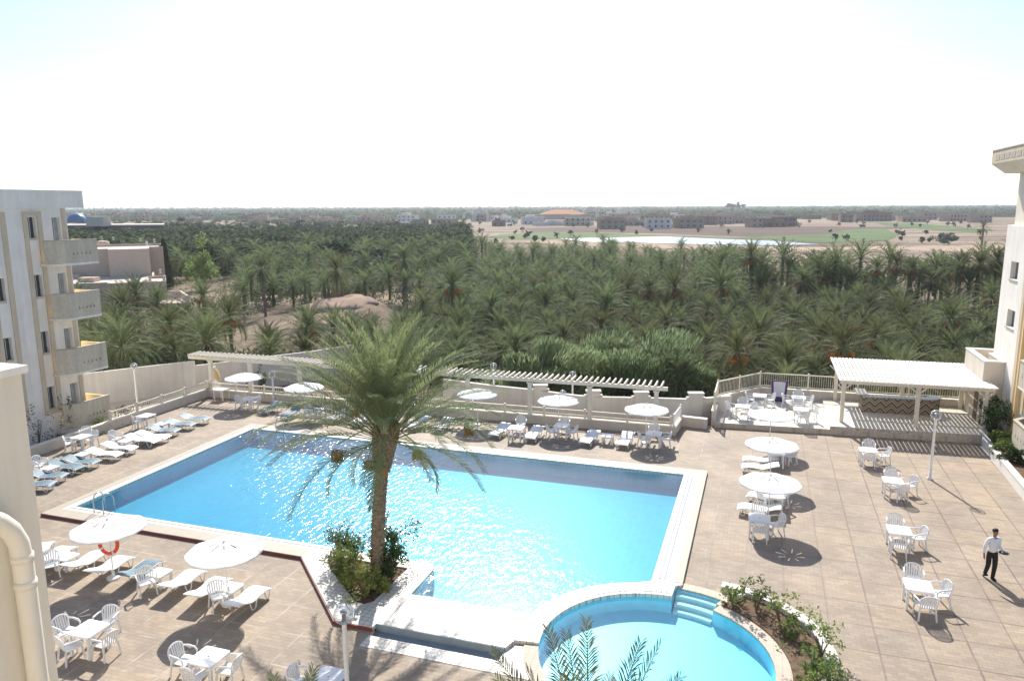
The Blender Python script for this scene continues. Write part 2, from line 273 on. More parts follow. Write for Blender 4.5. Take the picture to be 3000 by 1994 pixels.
# ------------------------------------------------------------------ mesh helpers
def up_tris(loops):
    allp = [p for L in loops for p in L]; out = []
    for t in tessellate_polygon([[Vector((p[0], p[1], 0)) for p in L] for L in loops]):
        a, b, c = (allp[i] for i in t)
        s = (b[0] - a[0]) * (c[1] - a[1]) - (b[1] - a[1]) * (c[0] - a[0])
        if abs(s) < 1e-9: continue
        out.append(tuple(t) if s > 0 else (t[0], t[2], t[1]))
    return out
class MB:
    def __init__(s): s.v = []; s.f = []; s.m = []
    def add(s, vs, fs, mi=0):
        k = len(s.v); s.v += [tuple(q) for q in vs]
        for f in fs: s.f.append(tuple(i + k for i in f)); s.m.append(mi)
        return s
    def box(s, x0, x1, y0, y1, z0, z1, mi=0, top=1.0):
        cx, cy = (x0 + x1) / 2, (y0 + y1) / 2
        hx, hy = (x1 - x0) / 2 * top, (y1 - y0) / 2 * top
        s.add([(x0, y0, z0), (x1, y0, z0), (x1, y1, z0), (x0, y1, z0), (cx - hx, cy - hy, z1), (cx + hx, cy - hy, z1), (cx + hx, cy + hy, z1), (cx - hx, cy + hy, z1)],
              [(0, 3, 2, 1), (4, 5, 6, 7), (0, 1, 5, 4), (1, 2, 6, 5), (2, 3, 7, 6), (3, 0, 4, 7)], mi); return s
    def bar(s, a, b, w, h, mi=0, up=(0, 0, 1)):
        a = Vector(a); b = Vector(b); d = (b - a).normalized(); upv = Vector(up)
        if abs(d.dot(upv)) > .98: upv = Vector((1, 0, 0))
        sd = d.cross(upv).normalized() * w / 2; q = sd.cross(d).normalized() * h / 2
        vs = []
        for p in (a, b): vs += [p - sd - q, p + sd - q, p + sd + q, p - sd + q]
        s.add(vs, [(3, 2, 1, 0), (4, 5, 6, 7), (0, 1, 5, 4), (1, 2, 6, 5), (2, 3, 7, 6), (3, 0, 4, 7)], mi); return s
    def tube(s, pts, r, n=8, mi=0, cap=True, closed=False):
        pts = [Vector(p) for p in pts]; k = len(s.v); m = len(pts)
        rs = r if isinstance(r, (list, tuple)) else [r] * m
        ref = None; vs = []
        for i, p in enumerate(pts):
            if closed: d = (pts[(i + 1) % m] - pts[i - 1]).normalized()
            else: d = (pts[min(i + 1, m - 1)] - pts[max(i - 1, 0)]).normalized()
            if ref is None: ref = Vector((0, 0, 1)) if abs(d.z) < .9 else Vector((1, 0, 0))
            a = d.cross(ref)
            if a.length < 1e-4: a = d.cross(Vector((0, 1, 0)))
            a.normalize(); b = a.cross(d).normalized(); ref = b
            for j in range(n):
                t = 2 * pi * j / n; vs.append(p + (a * cos(t) + b * sin(t)) * rs[i])
        fs = []
        for i in range(m if closed else m - 1):
            for j in range(n):
                i2 = (i + 1) % m
                fs.append((i * n + j, i * n + (j + 1) % n, i2 * n + (j + 1) % n, i2 * n + j))
        if cap and not closed: fs.append(tuple(range(n - 1, -1, -1))); fs.append(tuple((m - 1) * n + j for j in range(n)))
        s.add(vs, fs, mi); return s
    def lathe(s, prof, n=24, mi=0, c=(0, 0, 0), axis=2):
        vs = []; fs = []
        for (r, z) in prof:
            for j in range(n):
                t = 2 * pi * j / n
                p = (c[0] + r * cos(t), c[1] + r * sin(t), c[2] + z)
                vs.append(p)
        for i in range(len(prof) - 1):
            for j in range(n): fs.append((i * n + j, i * n + (j + 1) % n, (i + 1) * n + (j + 1) % n, (i + 1) * n + j))
        s.add(vs, fs, mi); return s
    def sphere(s, c, r, n=12, mi=0, sz=1.0):
        prof = [(max(1e-4, r * sin(pi * i / (n // 2 + 2))), -r * sz * cos(pi * i / (n // 2 + 2))) for i in range(n // 2 + 3)]
        return s.lathe(prof, n, mi, c)
    def slab(s, outer, holes, z0, z1, mi=0, mside=None, fn=None, bottom=True):
        fn = fn or (lambda x, y, z: (x, y, z)); mside = mi if mside is None else mside
        loops = [outer] + list(holes)
        allp = [p for L in loops for p in L]
        tris = up_tris(loops)
        nn = len(allp)
        s.add([fn(p[0], p[1], z1) for p in allp], [t for t in tris], mi)
        if bottom: s.add([fn(p[0], p[1], z0) for p in allp], [(t[2], t[1], t[0]) for t in tris], mi)
        for L in loops:
            m = len(L)
            s.add([fn(p[0], p[1], z0) for p in L] + [fn(p[0], p[1], z1) for p in L], [(i, (i + 1) % m, m + (i + 1) % m, m + i) for i in range(m)], mside)
        return s
    def build(s, name, mats, parent=None, smooth=False, recalc=False, loc=None, rot=None):
        me = bpy.data.meshes.new(name); me.from_pydata(s.v, [], s.f)
        if not isinstance(mats, (list, tuple)): mats = [mats]
        for m in mats: me.materials.append(m if not isinstance(m, str) else MT[m])
        if len(mats) > 1: me.polygons.foreach_set('material_index', s.m)
        if smooth: me.polygons.foreach_set('use_smooth', [True] * len(s.f))
        if recalc:
            import bmesh
            bm = bmesh.new(); bm.from_mesh(me); bmesh.ops.remove_doubles(bm, verts=bm.verts, dist=1e-5); bmesh.ops.recalc_face_normals(bm, faces=bm.faces); bm.to_mesh(me); bm.free()
        me.update()
        o = bpy.data.objects.new(name, me); COL.objects.link(o)
        if parent: o.parent = parent
        if loc is not None: o.location = loc
        if rot is not None: o.rotation_euler = (0, 0, rot)
        return o
def tag(o, label=None, cat=None, group=None, kind=None):
    if label: o['label'] = label
    if cat: o['category'] = cat
    if group: o['group'] = group
    if kind: o['kind'] = kind
    return o
def thing(name, label, cat, loc=(0, 0, 0), rz=0.0, group=None):
    o = bpy.data.objects.new(name, None); COL.objects.link(o); o.location = loc; o.rotation_euler = (0, 0, rz)
    return tag(o, label, cat, group)
def frame(o): o.rotation_euler = (0, 0, -A); return o     # local x = V, local y = U
def copy_tree(o, parent=None):
    c = o.copy(); COL.objects.link(c); c.parent = parent
    for ch in list(o.children): copy_tree(ch, c)
    return c
def place(proto, used, loc, rz, label, group, scale=None):
    o = proto if not used[0] else copy_tree(proto); used[0] = True
    o.location = loc; o.rotation_euler = (0, 0, rz); o['label'] = label
    if group: o['group'] = group
    if scale: o.scale = scale
    return o
STR = dict(kind='structure')
def arc(c, r, a0, a1, n=24):      # (v,u) points; angle measured from +u towards +v
    return [(c[1] + r * sin(a0 + (a1 - a0) * i / n), c[0] + r * cos(a0 + (a1 - a0) * i / n)) for i in range(n + 1)]
D = radians
# ------------------------------------------------------------------ pool complex outlines, (v,u) pairs in the frame
C1 = (19.5, -2.35); C2 = (20.42, -1.1)
RO = 3.95; RI = 3.25
aS = atan2(-3.0 - C1[1], 23.5 - C1[0])      # divider start
aE = atan2(-6.22 - C1[1], 18.95 - C1[0])
ring_out = arc(C1, RO, D(-9.5), D(-98), 26)
arm_r = .46
arm = [(-10.27, 18.75), (-10.27, 22.0)] + [(-10.73 + arm_r * cos(t), 22.0 + arm_r * sin(t)) for t in [D(x) for x in (20, 45, 70, 90, 110, 135)]] + [(-11.25, 22.45)]
MP = [(-26.85, 22.45), (-26.85, 34.1), (-3.0, 34.1)] + ring_out + [(ring_out[-1][0], 18.75)] + arm
planter_hole = [(-14.35, 21.85), (-13.75, 21.0), (-12.1, 19.6), (-11.75, 19.3), (-11.4, 19.25), (-11.2, 19.5), (-11.15, 21.85)]
ring_in = arc(C1, RI, D(2), D(-100), 30)
coping_outer = [(-27.6, 21.45), (-27.6, 34.96), (-1.99, 34.96), (-1.99, 23.62), (-2.2, 23.45)] + ring_in + [(-6.25, 18.85), (-6.4, 18.4), (-10.5, 18.38), (-10.5, 18.15), (-11.77, 18.13), (-15.18, 21.45)]
step_a0, step_a1 = D(3), D(25)
kerb_in = arc(C1, RI, D(26), D(258), 50)
SP = arc(C1, RI, D(25), D(363), 70)          # paddling pool, then the stepped bay
SPfull = arc(C1, RI, D(26), D(362), 70) + arc(C1, 4.0, D(2.2), D(25), 6)
deck_hole = [(-27.55, 21.5), (-27.55, 34.9), (-2.05, 34.9), (-2.05, 23.7)] + arc(C1, 4.1, D(3), D(24), 6) + arc(C2, 3.3, D(14), D(180), 24) + arc(C1, 3.6, D(170), D(258), 14) + [(-6.3, 17.92), (-10.45, 17.92), (-10.45, 18.2), (-11.75, 18.2), (-15.15, 21.5)]
m = MB(); m.slab([(-35.2, -6), (-35.2, 41.5), (-4.05, 41.5), (-4.05, 43.2), (-2.3, 42.9), (11.5, 44.6), (11.5, -6)], [deck_hole], -.3, 0)
frame(tag(m.build('pool_deck', 'deck'), 'paved beige pool deck', **STR))
# coping: stone slab with holes, red risers, cream inner edge
m = MB(); m.slab(coping_outer, [MP, planter_hole], -.02, .12, 0, 0)
o = frame(tag(m.build('pool_surround', ['tile']), 'white tiled pool surround with planter peninsula and curved divider', **STR))
def strip(pts, w0, w1, z, zt=None):          # ribbon of quads beside a polyline: offsets w0..w1 to the left
    L = []; Rr = []
    m_ = len(pts)
    for i, p in enumerate(pts):
        a = Vector(pts[max(i - 1, 0)]); b = Vector(pts[min(i + 1, m_ - 1)]); d = (b - a).normalized(); nrm = Vector((-d.y, d.x))
        L.append(Vector(p) + nrm * w0); Rr.append(Vector(p) + nrm * w1)
    return L, Rr
def ribbon(mb, pts, w0, w1, z0, z1, mi=0):
    L, Rr = strip(pts, w0, w1, 0); k = len(L)
    vs = [(p.x, p.y, z0) for p in L] + [(p.x, p.y, z0) for p in Rr] + [(p.x, p.y, z1) for p in L] + [(p.x, p.y, z1) for p in Rr]
    fs = []
    for i in range(k - 1):
        fs += [(2 * k + i, 2 * k + i + 1, 3 * k + i + 1, 3 * k + i), (i, i + 1, 2 * k + i + 1, 2 * k + i), (k + i, 3 * k + i, 3 * k + i + 1, k + i + 1)]
    fs += [(0, 2 * k, 3 * k, k), (k - 1, 2 * k - 1, 4 * k - 1, 3 * k - 1)]
    mb.add(vs, fs, mi)
m = MB()
ribbon(m, [(-15.18, 21.45), (-27.6, 21.45)], .0, -.62, .121, .126, 0)          # stone band, near side
ribbon(m, [(-27.6, 21.45), (-27.6, 34.96)], .0, -.34, .121, .129, 0)
ribbon(m, [(-27.6, 34.96), (-1.99, 34.96)], .0, -.40, .121, .127, 0)
ribbon(m, [(-1.99, 34.96), (-1.99, 23.7)], .0, -.28, .121, .131, 0)
frame(tag(m.build('coping_border', ['stone']), 'sandy stone border round the pool', **STR))
m = MB()
ribbon(m, [(-12.2, 22.45), (-26.85, 22.45), (-26.85, 34.1), (-3.0, 34.1), (-3.0, 23.55)] + ring_out[2:-2], .02, .2, .128, .134, 0)
frame(tag(m.build('pool_edge', ['cream_edge']), 'cream inner edge of the pool', **STR))
m = MB()
ribbon(m, [(-2.62, 23.8), (-2.62, 34.0)], -.05, .28, .128, .132, 0)
ribbon(m, arc(C1, 3.52, D(1), D(-97), 34), -.13, .13, .128, .132, 0)
frame(tag(m.build('overflow_grate', ['grate']), 'slotted overflow grate', **STR))
m = MB()
ribbon(m, [(-11.79, 18.10), (-15.20, 21.44), (-27.61, 21.44)], -.02, .012, .002, .105)
ribbon(m, [(-10.5, 18.12), (-11.79, 18.12)], -.02, .012, .002, .105)
frame(tag(m.build('red_riser', 'redriser'), 'dark red tiled riser below the coping', **STR))
m = MB()
m.slab([(-10.5, 17.9), (-10.5, 18.38), (-6.4, 18.38), (-6.4, 17.9)], [], -.16, -.12)
m.box(-10.5, -6.42, 18.36, 18.375, -.12, .118)
frame(tag(m.build('foot_trough', 'blueriser'), 'grey blue foot bath trough', **STR))
m = MB(); m.slab([(-10.5, 17.35), (-10.5, 17.9), (-6.42, 17.9), (-6.42, 18.38), (-6.3, 18.8), (-5.75, 18.8), (-5.6, 18.2), (-5.3, 17.35)], [], -.1, .012)
frame(tag(m.build('tile_walk', 'tile'), 'white tiled strip beside the foot bath', **STR))
# basin
m = MB()
k = len(MP)
m.add([(p[0], p[1], -.02) for p in MP] + [(p[0], p[1], -.66) for p in MP], [(i, (i + 1) % k, k + (i + 1) % k, k + i) for i in range(k)])
m.slab(MP, [], -1.3, -.66)
o = frame(tag(m.build('pool_basin', 'basin'), 'blue pool basin', **STR))
m = MB(); poly = [(-10.27, 18.75), (-10.27, 20.3), (-6.0, 20.3), (-6.3, 19.0), (-6.3, 18.75)]
m.slab(poly, [], -1.1, .095)
frame(tag(m.build('wading_platform', 'white_platform'), 'white wading platform', **STR))
m = MB()
for i, (u0, z) in enumerate([(20.3, -.03), (20.5, -.13), (20.7, -.23), (20.9, -.35), (21.1, -.48)]):
    m.box(-10.3, -5.6, u0, u0 + .2, -1.14, z)
frame(tag(m.build('pool_steps', 'steps'), 'pale steps going down into the pool', **STR))
wm = MB(); wm.add([(p[0], p[1], .075) for p in MP], up_tris([MP]))
frame(tag(wm.build('pool_water', 'water', recalc=False), 'sparkling turquoise pool water', **STR))
# paddling pool
m = MB(); k = len(SPfull)
m.add([(p[0], p[1], -.02) for p in SPfull] + [(p[0], p[1], -.48) for p in SPfull], [(i, (i + 1) % k, k + (i + 1) % k, k + i) for i in range(k)])
m.slab(SPfull, [], -.7, -.48)
frame(tag(m.build('paddling_basin', 'basin_light'), 'pale blue round basin', **STR))
m = MB()
for r0, r1, z in ((3.75, 4.0, -.10), (3.45, 3.75, -.23), (3.2, 3.45, -.36)):
    m.slab(arc(C1, r0, step_a0, step_a1, 6) + arc(C1, r1, step_a1, step_a0, 6), [], -.6, z)
frame(tag(m.build('paddling_steps', 'steps'), 'curved steps of the round pool', **STR))
wm = MB(); wm.add([(p[0], p[1], .0) for p in SPfull], up_tris([SPfull]))
frame(tag(wm.build('paddling_water', 'smallwater'), 'calm water of the round pool', **STR))
m = MB()
m.slab(arc(C1, RI, D(26), D(259), 60) + arc(C1, 3.68, D(259), D(26), 60), [], -.02, .05)
m.slab(arc(C1, 4.0, D(2), D(26), 8) + arc(C1, 4.4, D(26), D(2), 8), [], -.02, .04)
m.slab(arc(C1, 3.66, D(24), D(30), 3) + [(-.05, 23.75), (-.55, 23.35)], [], -.3, .05)
frame(tag(m.build('paddling_kerb', 'tan_tile'), 'tan tiled kerb of the round pool', **STR))
# flower bed crescent
m = MB(); inner = arc(C1, 3.68, D(28), D(172), 40); outer = arc(C2, 3.3, D(168), D(14), 40)
m.slab(inner + outer, [], -.2, .09, 0)
frame(tag(m.build('flower_bed_soil', 'soil'), 'dark soil of the crescent bed', **STR))
m = MB(); m.slab(arc(C2, 3.28, D(6), D(172), 48) + arc(C2, 3.62, D(172), D(6), 48), [], -.1, .24)
m.slab([(-.2, 23.75), (-.55, 23.2), (-.25, 23.05), (.1, 23.6)], [], -.1, .2)
frame(tag(m.build('flower_bed_kerb', 'tile'), 'white tiled curved kerb of the flower bed', **STR))
m = MB(); m.slab(planter_hole, [], -.1, .07); frame(tag(m.build('planter_soil', 'soil'), 'soil round the big palm', **STR))
# ------------------------------------------------------------------ low walls round the deck
def wallbox(name, label, pts, z0, z1, w, mtop='pergola', mt='wallbeige', cat='wall', cap=.05):
    t = frame(thing(name, label, cat))
    m = MB(); ribbon(m, pts, -w / 2, w / 2, z0, z1 - cap); m.build('wall_body', mt, t)
    m = MB(); ribbon(m, pts, -w / 2 - .03, w / 2 + .03, z1 - cap, z1); m.build('wall_cap', mtop, t)
    return t
wallbox('planter_wall', 'long low cream wall along the left loungers', [(-34.75, 18), (-34.72, 39.9)], -.3, .54, .22)
wallbox('terrace_parapet', 'low beige parapet wall under the long pergola', [(-34.9, 39.75), (-24, 40.1), (-14, 40.35), (-4.2, 40.55)], -.3, .54, .24)
wallbox('parapet_return', 'short beige wall end beside the garden stairs', [(-4.2, 40.4), (-4.0, 42.9)], -.3, .5, .2)
wallbox('stair_head_wall', 'small beige wall block left of the bar terrace', [(-4.0, 42.5), (-2.55, 42.35)], -.3, .58, .28)
def rail(name, label, pts, z0, z1, post=2.2, bal=.14, mt='rail', cat='railing'):
    t = frame(thing(name, label, cat))
    m = MB()
    for a, b in zip(pts[:-1], pts[1:]):
        m.bar((a[0], a[1], z1), (b[0], b[1], z1), .07, .06); m.bar((a[0], a[1], z0 + .12), (b[0], b[1], z0 + .12), .04, .04)
    m.build('top_rail', mt, t)
    m = MB(); m2 = MB()
    for a, b in zip(pts[:-1], pts[1:]):
        L = (Vector(b) - Vector(a)).length; n = max(1, int(L / bal))
        for i in range(n + 1):
            p = Vector(a).lerp(Vector(b), i / n)
            m.box(p.x - .011, p.x + .011, p.y - .011, p.y + .011, z0 + .1, z1 - .02)
        n = max(1, round(L / post))
        for i in range(n + 1):
            p = Vector(a).lerp(Vector(b), i / n)
            if i == n and b != pts[-1]: continue
            MB().box(p.x - .05, p.x + .05, p.y - .05, p.y + .05, z0, z1 + .12).build('post', mt, t)
    m.build('balusters', mt, t)
    return t
rail('deck_railing', 'low cream railing on the parapet under the pergola', [(-34.7, 39.85), (-24, 40.2), (-14, 40.45), (-4.4, 40.65)], .54, .93)
rail('side_railing', 'cream railing on the left wall near the corner', [(-34.8, 31.9), (-34.76, 39.7)], .54, .98)
# ------------------------------------------------------------------ pergola
t = frame(thing('pergola', 'long cream pergola with slatted top along the far side of the deck', 'pergola'))
def pu(v): return 40.05 + (v + 34.9) * .017
for v in (-34.6, -31.5, -27.8, -23.9, -20.1, -16.3, -12.45, -8.93, -5.21):
    m = MB(); u_ = pu(v); m.box(v - .11, v + .11, u_ - .11, u_ + .11, .54, 2.44); m.box(v - .16, v + .16, u_ - .14, u_ + .14, 2.36, 2.44); m.build('post', 'pergola', t)
m = MB(); m.bar((-36.3, pu(-36.3), 2.53), (-4.6, pu(-4.6), 2.56), .16, .2); m.build('beam', 'pergola', t)
v = -36.1
k = 0
while v < -4.7 and k < 100:
    m = MB(); u_ = pu(v)
    m.bar((v, u_ - .28, 2.70), (v, u_ + .95, 2.72), .07, .14); m.build('rafter', 'pergola', t); v += .335; k += 1
# ------------------------------------------------------------------ garden lamp posts
def lamp(label, x, y, z0, h, group=None):
    t = thing('lamp_post', label, 'lamp post', (x, y, z0), 0, group)
    m = MB(); m.lathe([(.001, 0), (.13, 0), (.13, .05), (.06, .1), (.055, h - .28), (.08, h - .24), (.08, h - .17), (.001, h - .17)], 14); m.build('pole', 'white_plastic', t, True)
    m = MB(); m.sphere((0, 0, h), .24, 20); m.build('globe', 'globe', t, True)
    m = MB(); m.lathe([(.001, h - .17), (.05, h - .17), (.05, h + .02), (.09, h + .05), (.09, h + .08), (.001, h + .1)], 12); m.build('bulb_holder', 'metal', t, True)
    return t
p = at(2724, 1403); lamp('tall globe lamp post on the right of the deck, in front of the bar canopy', p.x, p.y, 0, 3.05)
p = at(1007, 1798, 3.05); lamp('near globe lamp post cut off by the bottom edge, left of the tiled planter', p.x, p.y, 0, 3.05)
for lab, px, py, z in (('garden globe lamp rising behind the pergola, just right of the big palm', 1446, 1073, 2.2), ('garden globe lamp behind the middle of the right pergola', 1678, 1098, 2.1), ('short garden globe lamp behind the white parasol by the straw parasols', 1649, 1153, 1.2),
                       ('garden globe lamp behind the pergola left of the big palm', 797, 1095, 1.9), ('globe lamp against the pale boundary wall near the balconies', 392, 1073, 2.1)):
    p = at(px, py, z); lamp(lab, p.x, p.y, -1.2, z + 1.2)
# ------------------------------------------------------------------ furniture prototypes
def make_chair():
    t = thing('plastic_armchair', 'x', 'chair')
    m = MB()
    m.add([(-.22, -.2, .43), (.22, -.2, .41), (.24, .24, .44), (-.24, .24, .44), (-.22, -.2, .40), (.22, -.2, .40), (.24, .24, .41), (-.24, .24, .41)], [(0, 1, 2, 3), (7, 6, 5, 4), (0, 4, 5, 1), (1, 5, 6, 2), (2, 6, 7, 3), (3, 7, 4, 0)])
    m.v[0] = (-.22, -.2, .43); m.build('seat', 'white_plastic', t)
    # back at -y, rounded top with slats
    m = MB()
    arcp = []
    for i in range(13):
        a = pi * i / 12; x = -.255 * cos(a); zz = .64 + .20 * sin(a) ** .7 if 0 < i < 12 else .64
        arcp.append((x, -.23 - .09 * (zz - .42) - .04 * sin(a), zz))
    arcp = [(-.22, -.2, .42)] + arcp + [(.22, -.2, .42)]
    m.tube(arcp, .022, 6)
    for x in (-.17, -.1, -.034, .034, .1, .17):
        zt = .64 + .2 * (max(0, 1 - (x / .255) ** 2)) ** .35
        m.bar((x, -.2, .42), (x * 1.1, -.3, zt), .045, .012, up=(0, 1, 0))
    m.build('backrest', 'white_plastic', t)
    for s in (-1, 1):
        m = MB(); m.tube([(s * .255, -.27, .66), (s * .29, -.1, .67), (s * .30, .12, .66), (s * .28, .21, .6), (s * .25, .22, .44)], [.022, .028, .028, .024, .02], 6); m.build('armrest', 'white_plastic', t)
        for y in (-.23, .23):
            m = MB(); m.bar((s * .22, y * .9, .42), (s * .26, y * 1.12, 0), .045, .04); m.build('leg', 'white_plastic', t)
    return t
def make_table(w=.80, h=.72, name='square_table'):
    t = thing(name, 'x', 'table')
    m = MB(); q = w / 2; c = .04
    m.slab([(-q + c, -q), (q - c, -q), (q, -q + c), (q, q - c), (q - c, q), (-q + c, q), (-q, q - c), (-q, -q + c)], [], h - .03, h)
    m.slab([(-q + .04, -q + .04), (q - .04, -q + .04), (q - .04, q - .04), (-q + .04, q - .04)], [], h - .09, h - .03); m.build('tabletop', 'white_plastic', t)
    m = MB(); m.lathe([(.001, h + .001), (.022, h + .001), (.022, h + .003), (.001, h + .003)], 10); m.build('parasol_hole', 'glass', t)
    for sx in (-1, 1):
        for sy in (-1, 1):
            m = MB(); m.box(sx * (q - .07) - .035, sx * (q - .07) + .035, sy * (q - .07) - .035, sy * (q - .07) + .035, 0, h - .05); m.build('leg', 'white_plastic', t)
    return t
def make_lounger(sling, name='sun_lounger'):
    t = thing(name, 'x', 'sun lounger')
    # head at -y, foot at +y (origin at the middle), 0.62 wide
    prof_seat = [(-.25, .33), (0, .31), (.3, .345), (.6, .355), (.8, .33), (.95, .27)]
    prof_back = [(-.25, .33), (-.42, .385), (-.62, .45), (-.80, .50), (-.95, .515)]
    def ribb(prof, w):
        m = MB(); n_ = len(prof)
        vs = [(-w, y, z) for y, z in prof] + [(w, y, z) for y, z in prof] + [(-w, y, z - .035) for y, z in prof] + [(w, y, z - .035) for y, z in prof]
        fs = []
        for i in range(n_ - 1): fs += [(i, i + 1, n_ + i + 1, n_ + i), (2 * n_ + i + 1, 2 * n_ + i, 3 * n_ + i, 3 * n_ + i + 1), (i + 1, i, 2 * n_ + i, 2 * n_ + i + 1), (n_ + i, n_ + i + 1, 3 * n_ + i + 1, 3 * n_ + i)]
        fs += [(0, n_, 3 * n_, 2 * n_), (n_ - 1, 3 * n_ - 1, 4 * n_ - 1, 2 * n_ - 1)]
        m.add(vs, fs); return m
    ribb(prof_seat, .30).build('seat_panel', sling, t); ribb(prof_back, .30).build('backrest', sling, t)
    for s in (-1, 1):
        m = MB(); m.tube([(s * .32, -.95, .5), (s * .32, -.62, .435), (s * .32, -.25, .31), (s * .32, 0, .29), (s * .32, .3, .325), (s * .32, .6, .335), (s * .32, .95, .25)], .022, 6); m.build('side_rail', 'white_plastic', t)
        for (ya, yb) in ((-.30, .0), (.55, .78)):
            m = MB(); m.tube([(s * .32, ya - .05, .31), (s * .31, ya + .07, .04), (s * .31, (ya + yb) / 2 + .03, .012), (s * .31, yb - .02, .05), (s * .32, yb + .05, .30)], .02, 6); m.build('leg', 'white_plastic', t)
    return t
def make_umbrella():
    t = thing('parasol', 'x', 'parasol')
    m = MB(); m.lathe([(.001, .0), (.22, .0), (.22, .06), (.05, .09), (.05, .25), (.024, .25), (.022, 2.1), (.001, 2.1)], 12); m.build('pole', 'white_plastic', t, False)
    seg = []
    for k in range(8):
        b = 2 * pi * k / 8
        seg += [b - D(3.2), b + D(3.2), b + D(13), b + D(32)]
    rings = [(.02, 2.13), (.2, 2.10), (.5, 2.035), (.85, 1.935), (1.17, 1.83)]
    m = MB(); vs = []; fs = []; n_ = len(seg)
    for (r, z) in rings:
        for j, a in enumerate(seg):
            q = j % 4
            rr = r * (1 if q < 2 else .985); zz = z - (.0 if q < 2 else .02 * (r / 1.17))
            vs.append((rr * cos(a), rr * sin(a), zz))
    for i in range(len(rings) - 1):
        for j in range(n_):
            if i == 1 and j % 4 == 0: continue
            fs.append((i * n_ + j, i * n_ + (j + 1) % n_, (i + 1) * n_ + (j + 1) % n_, (i + 1) * n_ + j))
    m.add(vs, fs)
    v2 = []; f2 = []
    for j in range(n_):
        a = seg[j]; v2 += [(1.168 * cos(a), 1.168 * sin(a), 1.832 - (.02 if j % 4 > 1 else 0)), (1.175 * cos(a), 1.175 * sin(a), 1.775)]
    for j in range(n_): f2.append((2 * j, 2 * ((j + 1) % n_), 2 * ((j + 1) % n_) + 1, 2 * j + 1))
    m.add(v2, f2); m.build('canopy', 'white_canvas', t)
    for k in range(8):
        b = 2 * pi * k / 8; m = MB(); m.tube([(.03 * cos(b), .03 * sin(b), 2.10), (1.14 * cos(b), 1.14 * sin(b), 1.82)], .012, 5); m.build('rib', 'metal', t)
    m = MB(); m.lathe([(.001, 2.19), (.03, 2.18), (.045, 2.12), (.001, 2.12)], 8); m.build('finial', 'white_plastic', t)
    return t
CH = make_chair(); TB = make_table(); LT = make_table(.62, .46, 'side_table'); LW = make_lounger('white_plastic'); LB = make_lounger('blue_sling'); UM = make_umbrella()
uC, uT, uL, uW, uB, uU = [False], [False], [False], [False], [False], [False]
GC, GT, GL, GU = 'white plastic armchairs', 'white plastic tables', 'sun loungers round the pool', 'round white parasols'
def chair(o, x, y, lab, tgt=None, face=None, z0=0.0):
    p = at(*Z(o, x, y), z0 + .5); p.z = z0
    if tgt is not None: d = tgt - p; rz = atan2(-d.x, d.y)
    else: rz = face
    return place(CH, uC, p, rz, lab, GC)
def table(o, x, y, lab, z0=0.0, low=False, rz=-A):
    h = .46 if low else .72
    p = at(*Z(o, x, y), z0 + h); p.z = z0
    place(LT if low else TB, uL if low else uT, p, rz, lab, GT); return p
def lounger(o, hx, hy, fx, fy, lab, blue=False, hz=.5, fz=.28, z0=0):
    h = at(*Z(o, hx, hy), hz); f = at(*Z(o, fx, fy), fz); d = (f - h); d.z = 0; rz = atan2(-d.x, d.y)
    dn = d.normalized(); c = (h + f) / 2; c.z = z0; k = min(1.12, max(.85, d.length / 1.9))
    return place(LB if blue else LW, uB if blue else uW, c, rz, lab, GL, (1, k, 1))
def umbrella(o, x, y, lab, z0=0.0, rz=.1):
    p = at(*Z(o, x, y), z0 + 1.84); p.z = z0
    place(UM, uU, p, rz, lab, GU); return p
D1 = (0, 0)
# --- umbrellas
U1 = umbrella(N0, 935, 242, 'white parasol with an orange life ring on its pole', rz=.2)
umbrella(N0, 1940, 440, 'white parasol over the near loungers, close to the pool corner and without ring', rz=.35)
umbrella(z5, 2107, 310, 'white parasol in the far left corner in front of the pergola')
umbrella(z6, 560, 395, 'parasol hidden behind the left fronds of the big palm')
umbrella(z6, 2060, 450, 'white parasol half hidden behind the right fronds of the big palm', rz=.3)
umbrella(z7, 697, 508, 'white parasol under the right pergola between two of its posts')
umbrella(z7, 1457, 585, 'white parasol at the right end of the pergola', rz=.25)
sR = 5.6; q1 = (2060, 1120); q2 = (2100, 1380)
def Q1(x, y): return (q1[0] + x / sR, q1[1] + y / sR)
def Q2(x, y): return (q2[0] + x / 6.03, q2[1] + y / 6.03)
O = (0, 0)
def umbp(pt, lab, rz=.1, z0=0.0): return umbrella(O, pt[0] * 2.948, pt[1] * 2.948, lab, z0, rz)
umbp(Q1(1115, 528), 'farthest of the three white parasols right of the pool')
umbp(Q1(1125, 1015), 'middle of the three white parasols right of the pool', .2)
umbp(Q2(945, 190), 'nearest of the three white parasols right of the pool', .3)
def P3(pt): return (pt[0] * 2.948, pt[1] * 2.948)
# --- loungers, left row (heads to the wall)
LR = [(205, 1195, 392, 1228, 1, 'blue lounger mostly hidden behind the foreground wall, nearest of the left row'), (275, 1120, 548, 1155, 1, 'blue green lounger beside the foreground wall, second of the left row'),
      (430, 1022, 700, 1090, 1, 'blue grey lounger behind the low table of the left row'), (560, 992, 845, 1040, 1, 'blue grey lounger next to the white ones of the left row'),
      (760, 925, 1038, 975, 0, 'white lounger next to the two blue grey ones in the left row'), (895, 872, 1163, 922, 0, 'white lounger in the middle of the left row, second white one'),
      (1095, 803, 1362, 858, 0, 'white lounger behind the armchair of the left row, third white one'), (1185, 775, 1450, 825, 0, 'white lounger beside the farther blue ones, fourth white of the left row'),
      (1290, 728, 1540, 768, 1, 'blue lounger right after the four white ones, left row'), (1430, 675, 1680, 715, 1, 'blue lounger second from the far end of the left row'), (1555, 628, 1800, 668, 1, 'blue lounger at the far end of the left row, near the corner')]
for hx, hy, fx, fy, b, lab in LR: lounger(z5, hx, hy, fx, fy, lab, bool(b))
